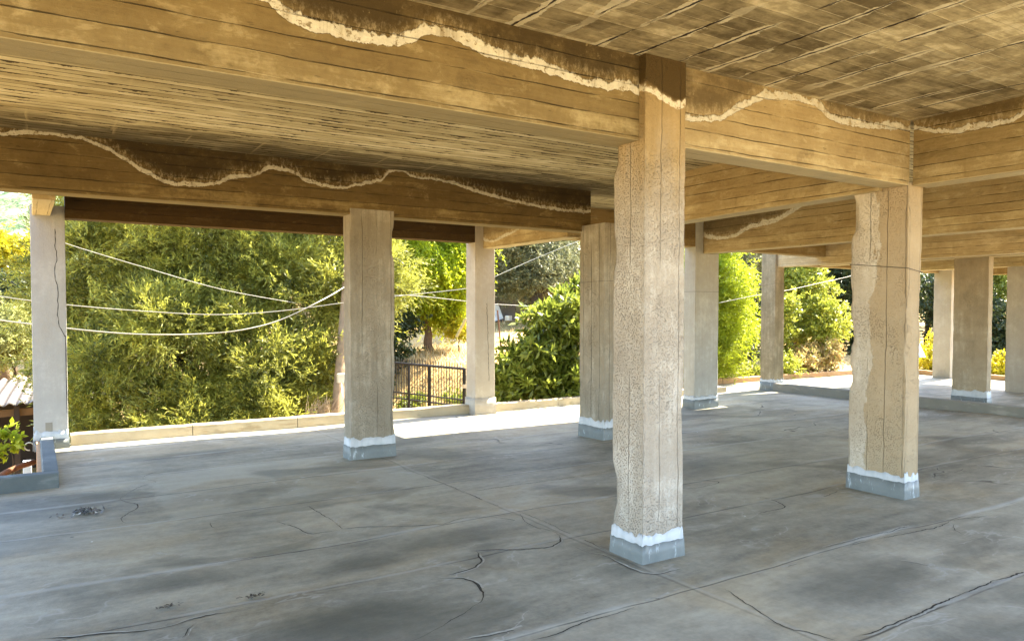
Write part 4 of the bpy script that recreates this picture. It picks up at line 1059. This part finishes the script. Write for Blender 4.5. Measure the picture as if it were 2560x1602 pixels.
for i, (lobes, label) in enumerate([
    ([(4.9,37.5,4.2,3.2,3,3.8),(8.0,36,3.5,3.2,3,3.5)], 'large dark tree mass behind the shaggy tree'),
    ([(13.2,34.3,4.5,4.5,3.5,4.2),(10.5,29,3.2,2.6,2.2,2.6)], 'dark wooded tree behind the lime tree'),
    ([(22,30.5,4.6,4.2,3.5,4.2),(19,27,3.6,2.6,2.2,2.6)], 'dark tree closing the slope behind the olive tree'),
    ([(29.5,25.5,4.2,4.5,3.5,4.2),(25.8,22,2.6,2.4,2.2,2.6)], 'dark tree behind the fresh green drooping tree'),
    ([(37.7,19.5,4.2,4.5,4,4.2),(41,14,3.6,4,3.5,4)], 'dark tree behind the dark upright tree')]):
    tree('background_tree', label, 'tree', lobes, L_DARK if i % 2 else L_OLIVE, (520, 6, 8), 0.26, 0.11, 0.42, 0.4, 130 + i, r0=0.3)

# dry tufts on the bank behind the gate
rs = np.random.RandomState(77)
tv, tq = [], []
for i in range(5200):
    x = rs.uniform(6.0, 16.5); y = rs.uniform(13.5, 24.5)
    if rs.rand() < 0.35: x = rs.uniform(7.2, 10); y = rs.uniform(14.5, 18)
    z = float(ground_z(x, y)); h = rs.uniform(0.05, 0.22); a = rs.uniform(0, 6.28); w = rs.uniform(0.006, 0.016)
    lean = rs.normal(size=2) * 0.09; n = len(tv)
    c, s = math.cos(a) * w, math.sin(a) * w
    tv += [(x-c, y-s, z-0.02), (x+c, y+s, z-0.02), (x+lean[0]+c*.2, y+lean[1]+s*.2, z+h), (x+lean[0]-c*.2, y+lean[1]-s*.2, z+h)]
    tq.append((n, n+1, n+2, n+3))
tag(np_mesh('dry_grass', tv, tq, leaf_mat('dry_grass_blade', (0.42, 0.27, 0.09), (0.62, 0.50, 0.28), trans=0.3)), 'dry yellow grass on the bank behind the gate', 'grass', kind='stuff')

# ------------------------------------------------------------------ black metal gate
IRON = plain('black_iron', (0.009, 0.007, 0.007), 0.5, 0.5, 0.3, 20)
RUST = plain('rusty_iron', (0.17, 0.075, 0.035), 0.85, 0.3, 0.5, 18)
def gate():
    a, b = Vector((6.35, 15.30, 0)), Vector((7.70, 14.0, 0)); d = b - a; L = d.length; d.normalize()
    zt0, zt1, zb = 0.51, 0.385, -1.05
    t = empty('metal_gate', (a.x, a.y, zb)); tag(t, 'black metal gate of thin upright bars below the lime tree', 'gate')
    def P(s, z): p = a + d * (s * L); return (p.x, p.y, z)
    zt = lambda s: zt0 + (zt1 - zt0) * s
    MB().tube([P(0, zt(0)), P(1, zt(1))], 0.028, 8).build('top_rail', IRON, t)
    MB().tube([P(0, zt(0) - 0.62), P(1, zt(1) - 0.66)], 0.016, 8).build('middle_rail', IRON, t)
    MB().tube([P(0, zt(0) - 0.74), P(1, zt(1) - 0.80)], 0.016, 8).build('middle_rail', IRON, t)
    MB().tube([P(0, zb + 0.1), P(1, zb + 0.1)], 0.02, 8).build('bottom_rail', IRON, t)
    for s in (0.02, 0.34, 0.58, 1.0):
        MB().tube([P(s, zb), P(s, zt(s) + 0.01)], 0.030, 8).build('gate_post', IRON, t)
    for i in range(31):
        s = 0.03 + 0.95 * i / 30
        tip = zt(s) + 0.13
        MB().tube([P(s, zb + 0.1), P(s, tip - 0.03), P(s, tip)], [0.0085, 0.0085, 0.002], 6).build('bar', IRON, t)
    MB().box((7.66, 13.97, -0.02), (7.72, 14.03, 0.06)).build('lock_box', plain('worn_steel', (0.5, 0.42, 0.3), 0.5), t)
gate()

# ------------------------------------------------------------------ pole, box, sheet, brushwood
WOOD = plain('weathered_pole_wood', (0.27, 0.19, 0.115), 0.9, 0.15, 0.45, 9)
t = empty('utility_pole', (4.82, 13.75, -1.2)); tag(t, 'weathered wooden pole half hidden by the grey boarded column', 'pole')
MB().tube([(4.80,13.72,-1.4), (4.86,13.80,-0.3), (5.06,14.08,1.0), (5.24,14.36,2.0), (5.62,14.95,4.6)], [0.135, 0.125, 0.10, 0.09, 0.07], 14).build('shaft', WOOD, t, smooth=True)
MB().box((4.78,13.55,0.27), (4.93,13.63,0.44)).build('meter_box', plain('cream_plastic', (0.62, 0.55, 0.40), 0.5), t, bevel=0.008)
MB().tube([(4.85,13.56,0.27), (4.83,13.50,0.10), (4.86,13.48,-0.08), (4.90,13.50,0.06), (4.91,13.55,0.27)], 0.008, 6).build('cable_loop', plain('pale_cable', (0.6, 0.57, 0.5), 0.5), t, smooth=True)
sh = MB(); nu, nv_ = 14, 20
for i in range(nu + 1):
    for j in range(nv_ + 1):
        u, w = i / nu, j / nv_
        sh.v.append((4.86 + 0.30 * u, 13.40 + 0.05 * math.sin(u * 14 + w * 2) + 0.02 * math.sin(w * 9), 0.30 - 0.85 * w - 0.06 * math.sin(u * 3.1)))
for i in range(nu):
    for j in range(nv_): sh.f.append((i*(nv_+1)+j, (i+1)*(nv_+1)+j, (i+1)*(nv_+1)+j+1, i*(nv_+1)+j+1))
o = sh.build('hanging_sheet', plain('white_cloth', (0.72, 0.74, 0.80), 0.8, 0.2, 0.12, 3), smooth=True)
sm = o.modifiers.new('thick', 'SOLIDIFY'); sm.thickness = 0.004
tag(o, 'white cloth sheet hanging beside the weathered pole', 'cloth')
rs2 = random.Random(9); mb = MB()
for i in range(190):
    x = 4.42 + rs2.uniform(-.26, .26); y = 13.62 + rs2.uniform(-.10, .10); z = -0.75 + rs2.uniform(0, .42)
    e = Vector((x + rs2.uniform(-.10, .30), y + rs2.uniform(-.06, .06), z + rs2.uniform(.25, .42)))
    mb.tube([(x, y, z), tuple(e)], [0.006, 0.003], 4, cap=False)
tag(mb.build('brushwood', plain('grey_twigs', (0.34, 0.26, 0.16), 0.9), None), 'bundle of dry twigs against the weathered pole', 'brushwood')
tag(MB().box((3.2, 17.0, -2.4), (6.2, 17.25, 0.55)).build('garden_wall', plain('dark_stone_wall', (0.075, 0.06, 0.042), 0.95, 0.1, 0.7, 2.2)), 'grey garden wall in shade behind the shaggy tree', 'wall')
# leaning board, iron rod, white panel and stone on the slope
rot = Matrix.Rotation(R(0), 3, 'X')
tag(MB().tube([(8.28,15.45,1.0), (8.48,15.36,1.42)], 0.035, 4).build('board', plain('yellow_board', (0.55, 0.42, 0.16), 0.7)), 'yellow board leaning on the bank behind the cream column', 'board')
tag(MB().tube([(7.86,12.76,-0.3), (7.85,12.76,0.75), (7.80,12.83,1.62)], 0.016, 8).build('iron_rod', RUST), 'thin rusty iron rod standing in front of the dry slope', 'rod')
c = Vector((13.95,23.0,1.55))
tag(MB().box((13.75,22.97,1.28), (14.12,23.03,1.86), Matrix.Rotation(R(-16), 3, 'Y') @ Matrix.Rotation(R(-12), 3, 'X'), c).build('panel', plain('white_board', (0.66, 0.68, 0.70), 0.5), bevel=0.01), 'white panel tilted against the dark wall up the slope', 'panel')
tag(MB().box((14.22,22.7,1.26), (14.42,22.9,1.45), Matrix.Rotation(R(20), 3, 'Z'), Vector((14.32,22.8,1.35))).build('stone_block', plain('pale_stone', (0.6, 0.54, 0.44), 0.8), bevel=0.03), 'pale stone block beside the tilted white panel', 'stone')
tag(MB().box((13.0,23.4,1.0), (15.0,23.65,2.1)).build('low_wall', plain('dark_grey_wall', (0.12, 0.115, 0.11), 0.9)), 'dark grey low wall behind the tilted white panel', 'wall')
tree('dark_shrub', 'dark green shrub in the shade under the lime tree behind the gate', 'bush',
     [(7.15,16.9,0.75,0.55,0.5,0.7),(7.7,17.3,1.25,0.5,0.5,0.4),(6.7,16.6,0.1,0.5,0.4,0.6)], L_DARK, (260, 6, 9), 0.10, 0.045, 0.10, 0.14, 141, base=(7.2,16.9,0.0), r0=0.04)
tree('low_bush', 'low dark weeds at the foot of the bank behind the gate', 'bush',
     [(7.3,15.6,-0.55,0.5,0.35,0.25),(8.0,15.0,-0.4,0.45,0.35,0.25),(8.6,14.6,-0.2,0.4,0.3,0.25)], L_BROAD, (150, 5, 8), 0.08, 0.03, 0.08, 0.12, 142, base=(7.9,15.1,-0.75), r0=0.02)
# golden tuft by the weeping tree
tree('golden_shrub', 'small golden shrub in full sun on the bank beside the lime tree trunk', 'bush',
     [(9.35,17.3,1.12,0.36,0.34,0.30)], L_GOLD, (60, 6, 8), 0.10, 0.03, 0.08, 0.14, 140, base=(9.35,17.3,0.6), r0=0.02, up=0.4)

# ------------------------------------------------------------------ corrugated shed
def shed():
    t = empty('garden_shed', (-0.9, 20.2, -2.5)); tag(t, 'open shed with a sunlit corrugated roof below the pale shrub', 'shed')
    nx_, ny_ = 480, 8; mb = MB()
    for i in range(nx_ + 1):
        for j in range(ny_ + 1):
            x = -3.6 + 5.1 * i / nx_; w = j / ny_
            sk = 0.0
            mb.v.append((x + 0.25 * w, 18.7 + (x + 0.6) * 0.25 + 3.2 * w, -0.33 + 0.30 * w + 0.03 * math.sin(x * 2 * math.pi / 0.21 - math.pi / 2 + math.pi) + 0.01 * math.sin(x * 3 + j)))
    for i in range(nx_):
        for j in range(ny_): mb.f.append((i*(ny_+1)+j, (i+1)*(ny_+1)+j, (i+1)*(ny_+1)+j+1, i*(ny_+1)+j+1))
    k = Mat('corrugated_sheet', 0.55, 0.4); x, y, z = k.pos(); P = k.vec(x, y, z)
    n = k.noise(P, 2.0, 4)
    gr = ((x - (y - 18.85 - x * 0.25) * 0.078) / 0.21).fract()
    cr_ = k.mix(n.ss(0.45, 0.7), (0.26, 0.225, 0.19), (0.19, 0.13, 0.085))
    k.color(k.mix((1.0 - (gr - 0.5).abs().ss(0.10, 0.20)) * 0.92, cr_, (0.022, 0.015, 0.010)))  # dark stripes: shade of the corrugations painted along the valleys
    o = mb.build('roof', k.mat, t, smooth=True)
    s = o.modifiers.new('thick', 'SOLIDIFY'); s.thickness = 0.01
    dk = plain('dark_shed_wood', (0.045, 0.03, 0.02), 0.95)
    MB().box((-3.5, 21.6, -2.6), (1.3, 21.75, -0.25)).build('back_wall', dk, t)
    MB().box((1.25, 19.4, -2.6), (1.4, 21.6, -0.35)).build('side_wall', dk, t)
    for x, y in ((-3.4, 18.3), (-0.35, 18.95), (1.3, 19.3)):
        MB().box((x, y, -2.6), (x + 0.1, y + 0.1, -0.40)).build('post', dk, t)
    MB().box((-3.4, 18.9, -0.62), (1.3, 19.0, -0.47), Matrix.Rotation(R(12), 3, 'Z'), Vector((-1, 18.95, -0.5))).build('eave_board', plain('brown_eave_board', (0.16, 0.09, 0.04), 0.9), t)
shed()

# ------------------------------------------------------------------ the open well: handrail, post, hook
hr = MB().tube([(-1.6, 9.2, -0.9), (-0.62, 9.75, -0.55), (-0.40, 9.93, -0.27), (-0.27, 10.02, -0.185), (-0.15, 10.2, -0.165), (0.0, 10.35, -0.15)], 0.032, 12).build('handrail', RUST, smooth=True)
tag(hr, 'rusty bent pipe handrail in the open well', 'handrail')
tag(MB().box((-0.12, 10.95, -1.6), (-0.03, 11.05, -0.24)).build('white_post', plain('white_post_paint', (0.72, 0.74, 0.74), 0.5), bevel=0.006), 'short white post under the rusty handrail', 'post')
hk = [Vector((0.0, 10.44, 0.02)) + Vector((-0.05 + 0.045 * math.cos(q), 0, 0.045 * math.sin(q))) for q in np.linspace(0.5, 4.9, 12)]
tag(MB().tube([tuple(p) for p in hk], 0.007, 8).build('hook', plain('pale_hook', (0.75, 0.66, 0.52), 0.4), smooth=True), 'small curved hook on the edge of the pale cracked column', 'hook')
tag(MB().box((0.02, 8.13, -0.30), (0.056, 10.28, 0.095)).build('edging_board', plain('orange_edge_wood', (0.48, 0.27, 0.13), 0.8, 0.2, 0.4, 12)), 'orange stained board on the outer face of the felted upstand', 'board')

# ------------------------------------------------------------------ wires
WIRE = plain('white_cable', (0.26, 0.245, 0.19), 0.5, 0.4, 0.05)
DWIRE = plain('dark_wire', (0.05, 0.045, 0.04), 0.6)
def wire(label, pts, r, mat=WIRE, name='cable', group='cables strung outside the kerb'):
    P = [Vector(p) for p in pts]; out = []
    for i in range(len(P) - 1):
        p0, p1, p2, p3 = P[max(i-1, 0)], P[i], P[i+1], P[min(i+2, len(P)-1)]
        for q in range(8):
            t_ = q / 8
            out.append(0.5 * ((2*p1) + (p2-p0)*t_ + (2*p0-5*p1+4*p2-p3)*t_**2 + (3*p1-p0-3*p2+p3)*t_**3))
    out.append(P[-1])
    return tag(MB().tube([tuple(p) for p in out], r, 6).build(name, mat, None, smooth=True), label, 'cable', group)
wire('thin white cable sloping down across the top of the shaggy tree', [(-0.38,13.92,3.04),(-0.04,13.1,2.82),(0.41,13.05,2.61),(1.52,13.28,2.29),(2.77,13.66,1.97),(4.2,14.2,1.75)], 0.0048)
wire('white cable passing level across the middle of the shaggy tree to the weathered pole', [(-0.9,13.5,1.95),(-0.38,13.29,1.81),(0.44,13.0,1.69),(1.43,13.08,1.60),(2.55,13.07,1.54),(3.6,13.12,1.60),(4.74,13.11,1.75),(5.67,13.0,1.87),(7.05,12.84,2.03),(7.3,12.8,2.1)], 0.0075)
wire('thick white cable sagging lowest across the shaggy tree', [(-0.6,12.9,1.5),(0.42,12.64,1.35),(1.1,12.56,1.27),(1.64,12.57,1.24),(2.23,12.67,1.24),(2.83,12.65,1.29),(3.52,12.81,1.45),(4.31,12.91,1.81),(5.2,14.2,2.1)], 0.011)
wire('white cable crossing the lime tree and ending in the broad leaved bush', [(5.25,13.3,1.93),(5.67,13.0,1.89),(6.14,13.06,1.89),(7.14,13.01,1.80),(7.75,12.86,1.74),(8.76,12.81,1.70)], 0.007)
wire('cable rising across the olive tree', [(7.0,12.0,2.13),(7.25,12.01,2.24),(8.11,12.07,2.58),(9.13,12.03,2.97),(10.4,12.0,3.45)], 0.005)
wire('cable rising past the lichen stained column to the wavy-edged column', [(12.27,11.18,1.78),(12.99,10.96,1.92),(13.86,10.77,2.05),(14.96,10.67,2.24),(16.09,10.56,2.45),(17.2,10.5,2.75)], 0.007)
def loop_wire(label, x0, x1, y0, y1, zs, rad=0.002):
    o = 0.008
    pts = [(x0-o, y1+o, zs[0]), (x0-o, y0-o, zs[1]), (x1+o, y0-o, zs[2]), (x1+o, y1+o, zs[1]), (x0-o, y1+o, zs[0])]
    return tag(MB().tube(pts, rad, 6).build('tie_wire', DWIRE), label, 'wire', 'wires tied round the columns')
loop_wire('dark wire tied round the wavy-edged column', 6.31, 6.515, 3.65, 4.18, (2.03, 1.97, 1.94), 0.003)
loop_wire('dark wire tied round the smooth grey column', 9.265, 9.815, 8.95, 9.20, (1.93, 1.93, 1.93))
loop_wire('dark wire tied round the half hidden column', 6.015, 6.30, 7.34, 7.835, (1.97, 1.98, 1.98))
loop_wire('dark wire tied round the lichen stained column', 12.72, 13.0, 10.10, 10.45, (2.12, 2.17, 2.17))

# ------------------------------------------------------------------ small things
mb = MB(); tq_ = random.Random(3)
for i in range(150):
    r_ = abs(tq_.gauss(0, 0.085)); a = tq_.uniform(0, 6.28)
    c = Vector((0.33 + 1.2 * r_ * math.cos(a), 6.86 + 0.9 * r_ * math.sin(a), 0.004 + tq_.uniform(0, 0.03) * max(0, 1 - r_ / 0.15)))
    d = Vector((tq_.gauss(0, 1), tq_.gauss(0, 1), tq_.gauss(0, .35))).normalized() * tq_.uniform(0.012, 0.032)
    w = d.cross(Vector((tq_.gauss(0, .4), tq_.gauss(0, .4), 1))).normalized() * tq_.uniform(0.004, 0.012)
    mb.add([c - d, c + w, c + d, c - w], [(0, 1, 2, 3)])
tag(mb.build('leaf_litter', leaf_mat('litter', (0.03, 0.03, 0.03), (0.22, 0.21, 0.19), (0.6, 0.58, 0.52), trans=0.1)), 'small heap of dead leaves on the floor near the open well', 'leaves')
for nm, cx_, cy_, n_ in (('leaf_litter', 1.03, 4.32, 40), ('leaf_litter', 0.60, 4.42, 26)):
    mb = MB()
    for i in range(n_):
        c = Vector((cx_ + tq_.gauss(0, .035), cy_ + tq_.gauss(0, .012), 0.002 + tq_.uniform(0, .008)))
        d = Vector((tq_.gauss(0, 1), tq_.gauss(0, 1), tq_.gauss(0, .2))).normalized() * tq_.uniform(.006, .016)
        w = d.cross(Vector((0, 0, 1))).normalized() * tq_.uniform(.003, .008)
        mb.add([c - d, c + w, c + d, c - w], [(0, 1, 2, 3)])
    tag(mb.build(nm, leaf_mat('dark_litter', (0.02, 0.018, 0.016), (0.10, 0.08, 0.06), trans=0.05)),
        'thin scatter of dark debris on the near floor' if n_ == 40 else 'faint scatter of soot flakes beside the dark debris on the near floor', 'debris')
# blue tarpaulin beyond the wavy-edged column
tv_ = MB(); n_ = 16
for j in range(9):
    w = j / 8
    for i in range(n_):
        q = 2 * math.pi * i / n_
        r_ = (0.05 + 0.24 * w) * (1 + 0.16 * math.sin(q * 5))
        tv_.v.append((21.0 + r_ * math.cos(q), 11.95 + r_ * math.sin(q), 0.95 - 0.62 * w))
for j in range(8):
    for i in range(n_): tv_.f.append((j*n_+i, j*n_+(i+1) % n_, (j+1)*n_+(i+1) % n_, (j+1)*n_+i))
t = empty('folded_parasol', (21.0, 11.95, -0.3)); tag(t, 'folded blue grey parasol just past the edge of the wavy-edged column', 'parasol')
tv_.build('canopy', plain('blue_grey_cloth', (0.20, 0.27, 0.36), 0.8), t, smooth=True)
MB().tube([(21.0,11.95,-0.4), (21.0,11.95,1.05)], 0.02, 8).build('pole', IRON, t)
